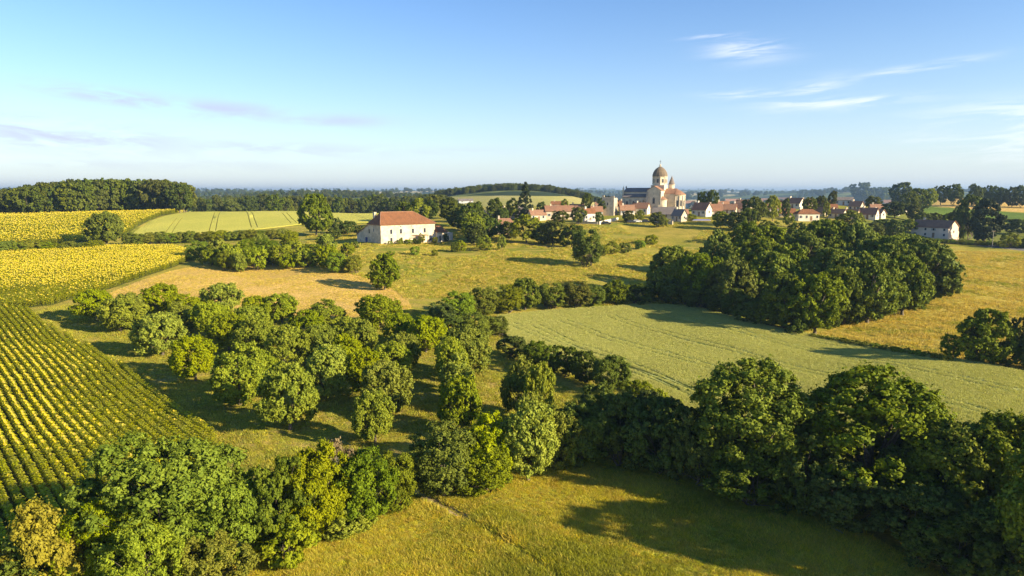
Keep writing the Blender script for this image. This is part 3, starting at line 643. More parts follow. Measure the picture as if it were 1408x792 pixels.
# hedges either side of the lone round tree
for k, x in enumerate(range(-40, 140, 17)):
    T('hedge', x, 331 + (k*7) % 5, 350 - x*.045, 26, f'low dark shrub between the two sunflower fields, {ORD[k]} from the left', 'hedge between sunflower fields', 'hedge_shrub', 'shrub')
for k, x in enumerate(range(178, 400, 14)):
    T('hedge', x, 320 - k*.35 + (k*5) % 3, 337 - k*.6, 21, f'hedge shrub below the upper wheat, {ORD[k]} from the left', 'hedge below the upper wheat', 'hedge_shrub', 'shrub')
for k, (x, a, b, w) in enumerate(((462,300,320,16),(478,304,322,24),(498,310,325,20),(520,302,320,20),(460,312,330,20),(505,318,330,14))):
    T('wood', x, a, b, w, ['narrow dark tree beside the two trunked tree','broad dark tree left of the farmhouse gable','dark tree at the wheat edge left of the farmhouse','low dark tree in the shade left of the farmhouse','dark tree touching the farmhouse lean-to roof','small dark tree just before the farmhouse gable'][k], 'trees behind the farmhouse gable', 'broadleaf_tree')
fht = ((575,274,312,30,'bright'),(556,278,306,24,'wood'),(590,276,304,22,'wood'),(630,286,316,24,'wood'),(648,290,322,28,'wood'),(650,294,334,32,'bright'),(625,278,312,30,'wood'),(645,280,318,30,'wood'),(662,290,326,26,'wood'),(656,302,333,20,'bright'),(652,308,338,24,'wood'),(618,272,300,22,'wood'),(598,268,296,24,'wood'))
for x, a, b, w, kd in fht:
    T(kd, x, a, b, w*1.15, f'garden tree behind the farmhouse, {"bright" if kd == "bright" else "dark"}, {ORD[sorted(q_[0] for q_ in fht if q_[4] == kd).index(x)]} from the left', 'trees behind the farmhouse', 'broadleaf_tree')
# village trees
vt = [(722,252,302,22,'conifer','tall pointed conifer rising above the village roofs'),(681,271,303,26,'wood','dark round tree before the hill field'),(655,276,306,26,'wood','dark tree beside the hill field and village edge'),
 (704,271,301,22,'bright','yellow green tree next to the pointed conifer'),(745,276,300,17,'wood','dark tree right of the pointed conifer'),(692,284,304,20,'wood','tree in front of the first village roofs'),
 (770,288,310,27,'wood','round tree before the long village roof'),(795,283,309,24,'wood','dense tree against the white gabled house'),(824,290,308,14,'wood','small tree before the ruined tower'),
 (806,264,292,16,'wood','tree above the roofs between conifer and tower'),(836,268,292,30,'wood','dark ivy clad tree behind the ruined tower'),(776,272,292,14,'bright','light tree above the village roofs'),
 (863,288,306,18,'wood','tree at the lane below the church nave'),(880,287,304,16,'bright','bright tree before the white house wall'),(905,290,312,24,'wood','bushy tree below the transept'),
 (912,296,312,14,'bright','light bush by the lane below the church'),(950,292,304,16,'bright','bright tree beside the lane under the apse'),
 (966,262,290,16,'dark','dark pointed roof shaped tree right of the church'),(978,260,290,18,'wood','broad dark tree right of the church'),(990,289,315,28,'bright','bright tree between village lane and copse'),
 (1008,290,318,22,'wood','dark tree at the top of the copse'),(1035,270,312,34,'wood','tall oval tree in the village before the blue hills'),(1028,285,318,28,'wood','shady tree under the tall oval one'),
 (1062,268,304,26,'bright','light green tree near the village centre'),(1080,272,300,14,'wood','narrow tree between two roofs'),(1048,276,300,14,'wood','small dark village tree by the oval tree'),
 (1112,270,296,22,'wood','round dark tree beside the white gabled house end'),(1128,268,294,18,'wood','tall tree in the village street'),(1144,261,285,14,'wood','dark round tree in front of the grey hangar'),
 (1136,275,300,12,'bright','yellow tinted tree below the grey hangar'),(1085,292,312,18,'bright','lit tree in front of the orange roofed house'),(1170,288,322,42,'bright','wide pale domed tree above the copse'),
 (1020,304,334,30,'wood','pale tree on top of the copse'),(1130,300,330,40,'wood','tree line over the copse below the village'),(1055,302,335,34,'wood','dark tree at the back of the copse'),(1095,305,336,34,'wood','bushy tree behind the copse'),
 (1185,250,282,34,'dark','huge dark tree on the village skyline'),(1200,268,288,22,'wood','round tree below the huge dark one'),(1222,262,282,14,'bright','light tree on the skyline beside the hangar road'),
 (1238,250,284,30,'wood','tall skyline tree behind the gardens'),(1215,256,280,26,'dark','dark skyline tree next to the huge one'),(1262,258,290,26,'wood','pale tree before the dry strip field'),
 (1277,258,286,20,'bright','bright tree at the field corner'),(1293,254,282,18,'wood','round skyline tree above the stubble strip'),(1312,252,282,24,'dark','dark domed skyline tree above the stubble'),
 (1250,262,292,22,'wood','soft tree at the corner of the green field'),(1230,276,300,30,'wood','broad silver tree before the gardens'),(1255,280,304,20,'wood','garden tree beside the white lane'),
 (1330,268,330,40,'dark','large dark tree beside the field house'),(1352,274,336,34,'cedar','open branched cedar beside the large dark tree'),(1318,284,322,24,'wood','tree behind the field house garden'),
 (1248,300,320,24,'bright','round bright tree beside the field house'),(1268,290,312,20,'wood','tree behind the field house roof'),(1285,291,312,22,'wood','grey green tree over the field house chimney'),(1302,292,314,20,'bright','bright tree over the field house gable'),
 (1318,306,328,26,'bright','yellow green tree touching the field house'),(1228,300,328,22,'wood','tree between the gardens and the field house'),(1370,302,320,22,'dark','dark tree beyond the cedar'),(1400,300,322,30,'dark','dark round tree at the frame edge by the road'),
 (1388,318,342,26,'bright','low broad tree beside the road'),(1420,320,342,26,'bright','low tree at the frame edge beside the road'),(1195,305,330,40,'wood','dark hedge tree below the white gabled cottages'),(1215,300,322,30,'wood','shaded tree in the garden below the cottages')]
for x, a, b, w, kd, lb in vt: T(kd, x, a + (2 if kd != 'conifer' else 0), b, w*(.86 if x < 1180 else 1), lb, 'trees in and around the village', 'conifer_tree' if kd in ('conifer','cedar') else 'broadleaf_tree')
for k, (x, a, b, w) in enumerate(((1338,254,284,18),(1350,258,284,18),(1362,256,284,20),(1375,259,284,18),(1390,258,285,18),(1403,256,285,20),(1420,258,286,20))):
    T('dark', x, a, b, w, f'dark skyline tree beyond the stubble strip, {ORD[k]} from the left', 'skyline row beyond the stubble strip', 'broadleaf_tree')
for k in range(17):    # hedges of the gardens and the road
    x = 1262 + k*9; T('hedge', x, 327 + k*.4, 332.5 + k*.55, 12, f'clipped dark hedge shrub along the country road, {ORD[k]} from the left', 'roadside hedge', 'hedge_shrub', 'shrub')
for k in range(16):
    T('shrub', 1262 + k*10, 294.5 + k*.5, 299 + k*.5, 12, f'low shrub of the strip between green fields, {ORD[k]} from the left', 'shrubs between the green fields', 'hedge_shrub', 'shrub')
for k in range(14):    # the shaded hedge below the dry hill field
    x = 1120 + k*14; T('shrub', x, 459 + k*2.2, 467 + k*2.6, 18, f'low shrub on the bank between wheat and dry field, {ORD[k]} from the left', 'bank between wheat and dry field', 'hedge_shrub', 'shrub')
# the wood on the left skyline
g = 'trees of the wood on the skyline'
k = 0
for rowk, (dy, n_) in enumerate(((0, 21), (-2.0, 20), (-4.0, 18))):
    for i in range(n_):
        x = -30 + i * 290/n_ + rowk*5 + random.uniform(-3, 3)
        if x > 262 - rowk*3: continue
        yb = 299 - max(x, 0)*.026 + dy*.8
        top = (268 if x < 0 else 262 - (x/60)*9 if x < 60 else 252 - (x-60)/45*4 if x < 105 else 247.5) + random.uniform(-1.5, 5) + (3 if x > 250 else 0)
        p = at(x, 299 - max(x, 0)*.026 - .2); p = Vector((p.x*(1+rowk*.035), p.y*(1+rowk*.035), 0)); p.z = float(hz(p.x, p.y))
        kk = mpp(p); h = (HC + (HY - top)*kk) - p.z
        tree('wood', p, h, random.uniform(25, 38)*kk, (f'dense skyline wood tree above the sunflowers, {ORD[i]} from the left in front' if rowk == 0 else 'broadleaf tree in the rear ranks of the dark skyline wood above the sunflowers'), g, 'broadleaf_tree'); k += 1
# belt of trees beyond the upper wheat
for i in range(62):
    x = 268 + i*5.6 + random.uniform(-3, 3); d = random.uniform(500, 640) if i % 2 else random.uniform(640, 800)
    u, _ = ray(x, HY); z = float(hz(u*d, d)); top = random.uniform(266.5, 275)
    h = HC - (top - HY)*d/F - z
    tree('wood', Vector((u*d, d, z)), max(h, 7), random.uniform(9, 15), 'round tree in the belt beyond the upper wheat', 'tree belt beyond the upper wheat', 'broadleaf_tree')

# ------------------------------------------------------------------ scattered masses (geometry nodes)
def scatter(name, x, y, z, rz, sc, metas, label=None, cat=None, kind='stuff', pk=None):
    me = bpy.data.meshes.new(name); n_ = len(x); me.vertices.add(n_); me.vertices.foreach_set('co', np.c_[x, y, z].astype(np.float32).ravel())
    a = me.attributes.new('rz', 'FLOAT', 'POINT'); a.data.foreach_set('value', rz.astype(np.float32))
    a = me.attributes.new('sc', 'FLOAT', 'POINT'); a.data.foreach_set('value', sc.astype(np.float32))
    a = me.attributes.new('pk', 'INT', 'POINT'); a.data.foreach_set('value', (rng.integers(0, len(metas), n_) if pk is None else pk).astype(np.int32))
    o = link(name, me); tag(o, label, cat, None, kind)
    gt = bpy.data.node_groups.new(name + '_scatter', 'GeometryNodeTree')
    gt.interface.new_socket('Geometry', in_out='INPUT', socket_type='NodeSocketGeometry'); gt.interface.new_socket('Geometry', in_out='OUTPUT', socket_type='NodeSocketGeometry')
    N_, L_ = gt.nodes, gt.links; gi = N_.new('NodeGroupInput'); go = N_.new('NodeGroupOutput'); jn = N_.new('GeometryNodeJoinGeometry')
    for pm in metas[::-1]:
        oi = N_.new('GeometryNodeObjectInfo'); oi.inputs['Object'].default_value = pm; oi.inputs['As Instance'].default_value = True; L_.new(oi.outputs['Geometry'], jn.inputs[0])
    ip = N_.new('GeometryNodeInstanceOnPoints'); ip.inputs['Pick Instance'].default_value = True
    def attr(nm, ty):
        q = N_.new('GeometryNodeInputNamedAttribute'); q.data_type = ty; q.inputs[0].default_value = nm; return q.outputs[0]
    cx = N_.new('ShaderNodeCombineXYZ'); L_.new(attr('rz', 'FLOAT'), cx.inputs[2]); L_.new(cx.outputs[0], ip.inputs['Rotation'])
    L_.new(attr('sc', 'FLOAT'), ip.inputs['Scale']); L_.new(attr('pk', 'INT'), ip.inputs['Instance Index'])
    L_.new(gi.outputs[0], ip.inputs['Points']); L_.new(jn.outputs[0], ip.inputs['Instance']); L_.new(ip.outputs[0], go.inputs[0])
    md = o.modifiers.new('scatter', 'NODES'); md.node_group = gt; return o
def meta(me): return bpy.data.objects.new(me.name + '_pattern', me)
def tuft(name, seed, nb, r_, h, w, mat, flop=.5):
    g = np.random.default_rng(seed); a = g.uniform(0, 6.28, nb); rr = r_*np.sqrt(g.random(nb)); bx, by = rr*np.cos(a), rr*np.sin(a)
    hh = h*g.uniform(.55, 1.1, nb); t_ = g.uniform(0, 6.28, nb); dx, dy = np.cos(t_)*w, np.sin(t_)*w; lx, ly = g.normal(0, flop*h, nb), g.normal(0, flop*h, nb)
    v = np.stack([np.c_[bx-dx, by-dy, bx*0-.03], np.c_[bx+dx, by+dy, bx*0-.03], np.c_[bx+lx, by+ly, hh]], 1).reshape(-1, 3)
    return mesh_np(name, v, np.arange(nb*3).reshape(-1, 3), mat, g.random(nb), 3)
def scatter_region(nm, name, px_box, n_, metas, s0, s1, label, cat, dmax=1e9, up=0.0, excl=(), split=None):
    xs, ys = [], []; a = np.array(REG[nm]['uv']); y0, y1 = np.exp(a[:, 1].min()), min(np.exp(a[:, 1].max()), dmax)
    got = 0
    while got < n_:
        y = np.sqrt(rng.uniform(y0**1.0, y1**1.0, n_*2)**2) if False else rng.uniform(y0, y1, n_*2)
        x = rng.uniform(-1.0, 1.0, n_*2) * y1
        k = (np.abs(x/y) < 1.0) & inregion(nm, x, y)
        for e in excl: k &= ~inregion(e, x, y)
        if name == 'wheat_ears':
            for nm_t, uvt in wide:
                if nm_t == nm: k &= ~inpoly(uvt, x/y*KU, np.log(y))
        xs.append(x[k]); ys.append(y[k]); got += int(k.sum())
    x = np.concatenate(xs)[:n_]; y = np.concatenate(ys)[:n_]
    sm = 1.0 if up else np.clip(1 + .45*sn(x, y, 4.3, 1.2) + .25*sn(x, y, 1.9, 2.2), .45, 1.7)
    return scatter(name, x, y, hz(x, y) + up, rng.uniform(0, 6.28, n_), rng.uniform(s0, s1, n_)*sm, metas, label, cat, pk=None if split is None else
        np.where(split(x, y) + .45*rng.normal(size=n_) > 0, rng.integers(len(metas)//2, len(metas), n_), rng.integers(0, len(metas)//2, n_)))
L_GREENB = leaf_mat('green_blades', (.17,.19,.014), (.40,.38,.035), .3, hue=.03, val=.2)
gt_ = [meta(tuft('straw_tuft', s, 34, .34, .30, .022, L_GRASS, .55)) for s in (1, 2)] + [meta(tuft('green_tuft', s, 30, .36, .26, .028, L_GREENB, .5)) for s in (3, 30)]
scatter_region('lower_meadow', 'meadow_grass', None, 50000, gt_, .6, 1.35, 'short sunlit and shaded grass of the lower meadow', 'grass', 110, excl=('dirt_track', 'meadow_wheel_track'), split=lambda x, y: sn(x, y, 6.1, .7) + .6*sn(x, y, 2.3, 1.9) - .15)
ot_ = [meta(tuft('orchard_tuft', s, 26, .4, .22, .03, L_OGRASS, .6)) for s in (4, 5)]
scatter_region('orchard_floor', 'orchard_grass', None, 30000, ot_, .6, 1.4, 'mown dry grass under the walnut trees', 'grass', excl=('orchard_track',))
wt_ = [meta(tuft('wheat_tuft', s, 26, .42, .22, .035, L_EAR, .35)) for s in (6, 7)]
scatter_region('lower_wheat_field', 'wheat_ears', None, 85000, wt_, .7, 1.3, 'ripening ears on top of the lower wheat', 'wheat', up=.56)
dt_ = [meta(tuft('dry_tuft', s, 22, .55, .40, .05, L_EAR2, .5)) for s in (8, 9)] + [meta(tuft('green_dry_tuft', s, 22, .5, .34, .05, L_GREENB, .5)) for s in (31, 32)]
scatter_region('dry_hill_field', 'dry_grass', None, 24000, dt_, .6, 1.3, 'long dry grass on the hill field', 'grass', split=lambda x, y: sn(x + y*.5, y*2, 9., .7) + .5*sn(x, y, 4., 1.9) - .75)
scatter_region('hay_field', 'hay_stubble', None, 14000, dt_[:2], .25, .6, 'loose straw and stubble on the mown hay field', 'straw')
scatter_region('dry_slope', 'slope_tufts', None, 5000, dt_, .5, 1.2, 'dry tufts on the slope above the valley hedge', 'grass')
ht_ = dt_[:1] + [meta(tuft('hill_tuft', s, 24, .6, .34, .05, L_OGRASS, .6)) for s in (21, 22)]
yy = rng.uniform(165, 330, 70000); uu = rng.uniform(-.3, .36, 70000); xx = uu*yy; kk_ = rng.random(70000) < .5 + .9*sn(xx, yy, 7., 1.)
for e in REG:
    if e != 'garden_lawn': kk_ &= ~inregion(e, xx, yy)
kk_ &= (yy < 300) | (uu > .05)
scatter('hillside_tufts', xx[kk_], yy[kk_], hz(xx[kk_], yy[kk_]), rng.uniform(0, 6.28, kk_.sum()), rng.uniform(.6, 1.5, kk_.sum()), ht_, 'rough grass on the hillside below farmhouse and village', 'grass')
# sunflowers
def sunflower(name, seed, flower):
    g = np.random.default_rng(seed); V, Fq, tt, mi = [], [], [], []
    def quad(a, b, c, d, m_, t_):
        k = len(V); V.extend([a, b, c, d]); Fq.append((k, k+1, k+2, k+3)); mi.append(m_); tt.append(t_)
    H = 1.65
    quad((-.02,0,0),(.02,0,0),(.02,0,H),(-.02,0,H),0,.2)
    for i in range(9):
        a = i*2.4 + g.normal(0, .2); z = .45 + i*.14; L = g.uniform(.30, .42)*(1.15 - .03*i); ca, sa = math.cos(a), math.sin(a); w = L*.48
        m0 = np.array([ca*.05, sa*.05, z]); m1 = m0 + np.array([ca*L*.55, sa*L*.55, .10]); m2 = m0 + np.array([ca*L*1.1, sa*L*1.1, -.06]); s_ = np.array([-sa*w, ca*w, 0])
        t_ = min(1, .15 + i*.09 + g.uniform(0, .15)); quad(tuple(m0), tuple(m1 - s_), tuple(m2), tuple(m1 + s_), 0, t_)  # tint rises with height: sunlit tops and shaded lower leaves put into the colour
    if flower:
        c = np.array([.10, -.10, H + .03]); nrm = unit(np.array([.75, -.35, .55])); t1 = unit(np.cross(nrm, [0, 0, 1])); t2 = np.cross(nrm, t1)
        for i in range(10):
            a0, a1 = i*.628, i*.628 + .5; am = (a0+a1)/2
            p_ = lambda a, r_, o_=0: tuple(c + (t1*math.cos(a) + t2*math.sin(a))*r_ + nrm*o_)
            quad(p_(a0, .07, .01), p_(a0, .15, .02), p_(am, .19, -.02), p_(a1, .07, .01), 1, g.random())
        k = len(V); V.extend([tuple(c + (t1*math.cos(a) + t2*math.sin(a))*.075 + nrm*.015) for a in (0, 1.57, 3.14, 4.71)]); Fq.append((k, k+1, k+2, k+3)); mi.append(2); tt.append(.5)
    me = mesh_np(name, V, Fq, L_SUNL, tt); me.materials.append(L_PETAL); me.materials.append(WOODM); me.polygons.foreach_set('material_index', mi); return me
sf = [meta(sunflower('sunflower_plant', s, 1)) for s in (11, 12, 13)]; sl = [meta(sunflower('sunflower_leafy', s, 0)) for s in (14, 15)]
def rows_in(nm, ang, dr, dp, jitter=.12):
    a = np.array(REG[nm]['uv']); Y = np.exp(a[:, 1]); X = a[:, 0]/KU*Y; cxm, cym = X.mean(), Y.mean(); Rr = max(np.ptp(X), np.ptp(Y))*.75
    i = np.arange(-Rr, Rr, dr); j = np.arange(-Rr, Rr, dp); I, J = np.meshgrid(i, j); I = I.ravel() + rng.normal(0, jitter*.5, I.size); J = J.ravel() + rng.normal(0, jitter, J.size)
    x = cxm + J*math.cos(ang) - I*math.sin(ang); y = cym + J*math.sin(ang) + I*math.cos(ang)
    k = (y > 30) & (np.abs(x/np.maximum(y, 1)) < 1.1); x, y = x[k], y[k]; k = inregion(nm, x, y); return x[k], y[k]
x, y = rows_in('near_sunflower_field', R(-47), 1.06, .30, .06)
u_, = (x/y,); bloom = .5 + .5*np.sin(x*.09 + 1.0)*np.cos(y*.07)
pxl = CX + u_*F; dist = np.hypot(x + 95, y - 88)
pb = .03 + .72*np.clip((-.635 + .035*sn(x, y, 7., .4) + .03*rng.normal(size=len(x)) - x/y)/.05, 0, 1) * np.clip((128 + 8*sn(x, y, 5., 2.) - y)/16, 0, 1) * np.clip((y - 72)/6, 0, 1) * (.5 + .5*bloom)
pb = np.maximum(pb, np.where((y > 150), .35*np.clip((y-150)/12, 0, 1), 0))
fl = rng.random(len(x)) < pb
for nm_, msk, mt, lb in (('sunflower_plants', ~fl, sl, 'leafy green sunflower plants in rows beside the walnut orchard'), ('blooming_sunflowers', fl, sf, 'yellow blooming sunflower plants in the near field')):
    scatter(nm_, x[msk], y[msk], hz(x[msk], y[msk]), rng.uniform(-.5, .5, msk.sum()) + (0 if nm_[0] == 'b' else 0), rng.uniform(.74, .98, msk.sum()), mt, lb, 'sunflowers')
x, y = rows_in('middle_sunflower_field', R(-35), .8, .5, .3)
fb = rng.random(len(x)) < np.clip((y - 172)/22 + .25*sn(x, y, 9., .5), .10, .9)
scatter('middle_leafy_sunflowers', x[~fb], y[~fb], hz(x[~fb], y[~fb]), rng.uniform(-.6, .6, (~fb).sum()), rng.uniform(.8, 1.1, (~fb).sum()), sl, 'green sunflower plants not yet blooming in the middle field', 'sunflowers')
x, y = x[fb], y[fb]
scatter('middle_sunflowers', x, y, hz(x, y), rng.uniform(-.6, .6, len(x)), rng.uniform(.85, 1.15, len(x)), sf, 'yellow sunflowers of the middle field below the lone tree', 'sunflowers')
x, y = rows_in('upper_sunflower_field', R(-20), 1.6, .85, .3)
scatter('upper_sunflowers', x, y, hz(x, y), rng.uniform(-.6, .6, len(x)), rng.uniform(1.1, 1.6, len(x)), sf + sl[:1], 'yellow sunflowers of the upper field under the wood', 'sunflowers')
# far woods: masses beyond 800 m
fw = [meta(q['crown']) for q in PROTO['wood'][:3]]
xs, ys, ss = [], [], []
u = rng.uniform(-.95, .95, 30000); d = np.exp(rng.uniform(math.log(820), math.log(8000), 30000)); X_, Y_ = u*d, d
patch = sn(X_, Y_, 210, .4) + .7*sn(X_, Y_, 95, 1.9) + .25*rng.normal(size=len(X_))
hillw = (Y_ > 850) & (Y_ < 1150) & (u > -.115) & (u < .17)
k = ((patch > .5) | hillw) & ~((Y_ < 1500) & (u > .17) & (u < .55) & (patch < 1.0))
X_, Y_ = X_[k], Y_[k]
scatter('far_woods', X_, Y_, hz(X_, Y_) - 1.0, rng.uniform(0, 6.28, len(X_)), np.where(Y_ > 2000, rng.uniform(1.2, 2.2, len(X_)), rng.uniform(.55, 1.05, len(X_))), fw, 'hazy blue green woods covering the distant hills', 'woods')
u = rng.uniform(-.11, .165, 700); d = rng.uniform(860, 1060, 700); 
scatter('hilltop_wood', u*d, d, hz(u*d, d) - .5, rng.uniform(0, 6.28, 700), rng.uniform(.6, 1.0, 700), fw, 'dark wood along the hilltop behind the conifer', 'woods')

# ------------------------------------------------------------------ buildings
def window(parent, cx, y, z0, w, h, face='-y', arch=False, shut=False, mat=GLASS, frame=FRAMEM, name='window'):
    """frame ring with a recessed pane, set on a wall plane of the parent"""
    fr = MB(); t_ = .09; d_ = .07
    P_ = lambda mb, a0, a1, z0_, z1_, o0, o1: (mb.box(a0, a1, y - o1, y - o0, z0_, z1_) if face == '-y' else mb.box(a0, a1, y + o0, y + o1, z0_, z1_) if face == '+y' else mb.box(y - o1, y - o0, a0, a1, z0_, z1_) if face == '-x' else mb.box(y + o0, y + o1, a0, a1, z0_, z1_))
    x0, x1 = cx - w/2, cx + w/2
    P_(fr, x0 - t_, x0, z0, z0 + h, .003, d_); P_(fr, x1, x1 + t_, z0, z0 + h, .003, d_); P_(fr, x0 - t_, x1 + t_, z0 + h, z0 + h + t_, .003, d_ + .02); P_(fr, x0 - t_*1.5, x1 + t_*1.5, z0 - t_, z0, .003, d_ + .06)
    if arch:
        for q in range(6):
            a0, a1 = math.pi*q/6, math.pi*(q+1)/6; am = (a0+a1)/2
            P_(fr, cx + math.cos(am)*(w/2+.05) - .13, cx + math.cos(am)*(w/2+.05) + .13, z0 + h + math.sin(am)*(w/2+.05) - .1, z0 + h + math.sin(am)*(w/2+.05) + .1, .004, d_)
    f = fr.obj(name, frame, parent)
    pn = MB(); P_(pn, x0, x1, z0, z0 + h, .004, .03)
    if arch: P_(pn, x0 + w*.07, x1 - w*.07, z0 + h, z0 + h + w*.22, .004, .03); P_(pn, x0 + w*.2, x1 - w*.2, z0 + h + w*.22, z0 + h + w*.4, .004, .03)
    pn.obj('pane', mat, f)
    if shut:
        for s in (-1, 1): mb = MB(); xx = cx + s*(w/2 + w*.28 + t_); P_(mb, xx - w*.25, xx + w*.25, z0, z0 + h, .01, .06); mb.obj('shutter', SHUT, f)
    return f
def hang(o, m_=None): return o
# the farmhouse
P0 = at(524, 336); RZ = R(40); k0 = mpp(P0)
fh = empty('farmhouse', P0, RZ); tag(fh, 'large cream farmhouse with a red hipped roof on the slope above the orchard', 'house')
Lf, Df, Hf = 23.5, 9.5, 6.9; zb = -2.5
MB().box(0, Lf, 0, Df, zb, Hf).obj('wall', W_LIME, fh)
rf = MB().hip_roof(0, Lf, 0, Df, Hf + .003, Hf + 4.6, 3.2, .45, .16, 7.2).obj('roof', R_RED, fh)
rg_ = MB().tube([(2.75, Df/2, Hf + 4.62), (Lf - 6.75, Df/2, Hf + 4.62)], [.16, .16], 6); rg_.tube([(-.42, -.42, Hf + .2), (2.75, Df/2, Hf + 4.62)], [.13, .13], 6); rg_.tube([(Lf + .42, -.42, Hf + .2), (Lf - 6.75, Df/2, Hf + 4.62)], [.13, .13], 6); rg_.obj('ridge_tiles', R_PNK, rf)
ch = MB().box(1.2, 2.0, 6.6, 7.8, Hf + .6, Hf + 4.4).box(1.1, 2.1, 6.5, 7.9, Hf + 4.4, Hf + 4.6).obj('chimney', W_LIME, rf)
# lean-to behind
MB().loft([[(x, Df + .002, zb), (x, Df + 9, zb), (x, Df + 9, 2.9), (x, Df + .002, Hf - .3)] for x in (0, Lf - 4)]).obj('lean_to_wall', W_LIME, fh)
MB().loft([[(x, Df + .01, Hf - .28), (x, Df + 9.5, 2.65), (x, Df + 9.5, 2.83), (x, Df + .01, Hf - .08)] for x in (-.3, Lf - 3.7)]).obj('lean_to_roof', R_BRN, fh)
for x in (4.3, 8.4, 13.6, 18.8): window(fh, x, 0, 3.6, .95, 1.7, shut=False)
for x in (4.3, 8.6): window(fh, x, 0, .6, .95, 1.6)
window(fh, 8.4, 0, 6.0, .5, .5); window(fh, 13.1, 0, 6.05, .4, .45)
window(fh, 21.3, 0, .4, 1.1, 2.1, name='glazed_door')
window(fh, 16.6, 0, .1, 1.2, 2.2, name='glazed_door')
window(fh, 8.6, 0, 3.6, .9, 1.6, '-x'); window(fh, 8.2, 0, .8, .6, .6, '-x'); window(fh, 5.2, 0, 4.4, .5, 1.0, '-x'); window(fh, 15.5, 0, .4, .4, .6, '-x')
d_ = MB().box(-.06, -.003, 10.1, 11.7, -.6, 2.1).obj('door', BLUE, fh); MB().box(-.12, -.062, 10.3, 10.4, .7, .85).obj('handle', METAL, d_)
pg = MB()
for x in (13.2, 15.6, 18.6): pg.box(x, x+.14, -2.4, -2.26, -1.2, 2.6)
pg.box(13.0, 19.0, -2.5, -2.3, 2.6, 2.75); pg.box(13.0, 19.0, -.12, -.004, 2.6, 2.75)
for i in range(9): pg.box(13.2 + i*.68, 13.3 + i*.68, -2.6, -.13, 2.76, 2.86)
pg.obj('pergola', WOODM, fh)
MB().box(Lf + .002, Lf + 5, -1.2, 5.5, zb, 3.5).obj('annex_wall', W_LIME, fh)
MB().hip_roof(Lf + .5, Lf + 5, -1.2, 5.5, 3.503, 5.9, 1.6, .35, .14).obj('annex_roof', R_RED, fh)
window(fh, Lf + 1.6, -1.2, .3, 1.0, 2.0, name='glazed_door')
MB().box(Lf + 5.002, Lf + 8.0, -.4, 4.5, zb, 2.9).box(Lf + 5.01, Lf + 8.1, -.5, 4.6, 2.903, 3.1).obj('garden_room_wall', W_WHITE, fh)
MB().box(-.5, Lf + 4, -3.4, -3.0, -2.4, -1.1).obj('terrace_wall', W_STONE, fh)
def local(o, x, y, z=0): return o.matrix_world @ Vector((x, y, z)) if False else Vector((o.location.x + x*math.cos(o.rotation_euler[2]) - y*math.sin(o.rotation_euler[2]), o.location.y + x*math.sin(o.rotation_euler[2]) + y*math.cos(o.rotation_euler[2]), o.location.z + z))
def plant(kind, o, x, y, h, w, lb, cat='bush', name='garden_bush', z=None):
    p = local(o, x, y); p.z = float(hz(p.x, p.y)) if z is None else o.location.z + z; return tree(kind, p, h, w, lb, None, name, cat)
plant('bright', fh, 16.1, -1.9, 4.0, 2.6, 'leafy climbing vine over the farmhouse pergola', 'vine', 'climbing_vine')
plant('wood', fh, Lf + 3.6, -1.9, 3.2, 2.0, 'dark ivy covering the corner of the farmhouse annex', 'ivy', 'ivy')
for k, (x, y, h, w, kd, lb) in enumerate(((2.5,-2.0,1.5,1.8,'shrub','small round bush nearest the farmhouse corner'),(5.9,-2.1,1.6,1.8,'shrub','brownish small bush at the farmhouse wall'),(7.4,-1.6,2.4,2.0,'shrub','taller bush between the lower windows'),
    (10.2,-2.0,1.9,3.2,'shrub','spreading bush before the middle of the facade'),(13.0,-3.6,2.3,3.8,'dark','dark mounded shrub beside the pergola'),(21.8,-2.2,2.4,2.2,'shrub','bush at the end of the long facade'))): plant(kd, fh, x, y, h, w, lb)

def village_house(x0, x1, yb, ye, yr, yaw, wall, roof, label, kind='gable', depth=.55, chim=1, cat='house', nwin=3, floors=1, name='village_house'):
    p = at((x0+x1)/2, yb); k = mpp(p); a = R(yaw); L = (x1-x0)*k*1.06/(abs(math.cos(a)) + depth*abs(math.sin(a))); a -= math.atan2(p.x, p.y); D = L*depth
    H_ = (yb-ye)*k; HR = (yb-yr)*k*1.0; zb_ = -2.0
    o = empty(name, p, a); tag(o, label, cat, 'buildings of the village'); x, y = L/2, D/2
    if kind == 'gable': MB().gable_wall(-x, x, -y, y, zb_, H_, HR).obj('wall', wall, o); r = MB().gable_roof(-x, x, -y, y, H_, HR, .35).obj('roof', roof, o)
    elif kind == 'hip': MB().box(-x, x, -y, y, zb_, H_).obj('wall', wall, o); r = MB().hip_roof(-x, x, -y, y, H_ + .003, HR, min(y*1.0, x*.6)).obj('roof', roof, o)
    else: MB().box(-x, x, -y, y, zb_, H_).obj('wall', wall, o); r = MB().hip_roof(-x, x, -y, y, H_ + .003, H_ + .5, .3).obj('roof', roof, o)
    for c in range(chim):
        cx_ = (-.6 + 1.1*c)*x; MB().box(cx_ - .35, cx_ + .35, -.3, .5, HR - 1.0, HR + .9).box(cx_ - .42, cx_ + .42, -.37, .57, HR + .9, HR + 1.02).obj('chimney', wall, r)
    for fl_ in range(floors):
        z0 = H_*fl_/floors + H_/floors*.38
        for i in range(nwin):
            wx = -x + (i + .5 + (.08 if i % 2 else -.05))*2*x/nwin
            if fl_ == 0 and i == nwin//2:
                dd = MB().box(wx - .5, wx + .5, -y - .06, -y - .003, .0, 2.1).obj('door', WOODM, o); continue
            window(o, wx, -y, z0, .85, min(1.2, H_/floors*.45), shut=(i % 2 == 0))
    if yaw > 8: window(o, 0, -x, H_*.5, .8, 1.0, '-x')
    if yaw < -8: window(o, 0, x, H_*.5, .8, 1.0, '+x')
    return o
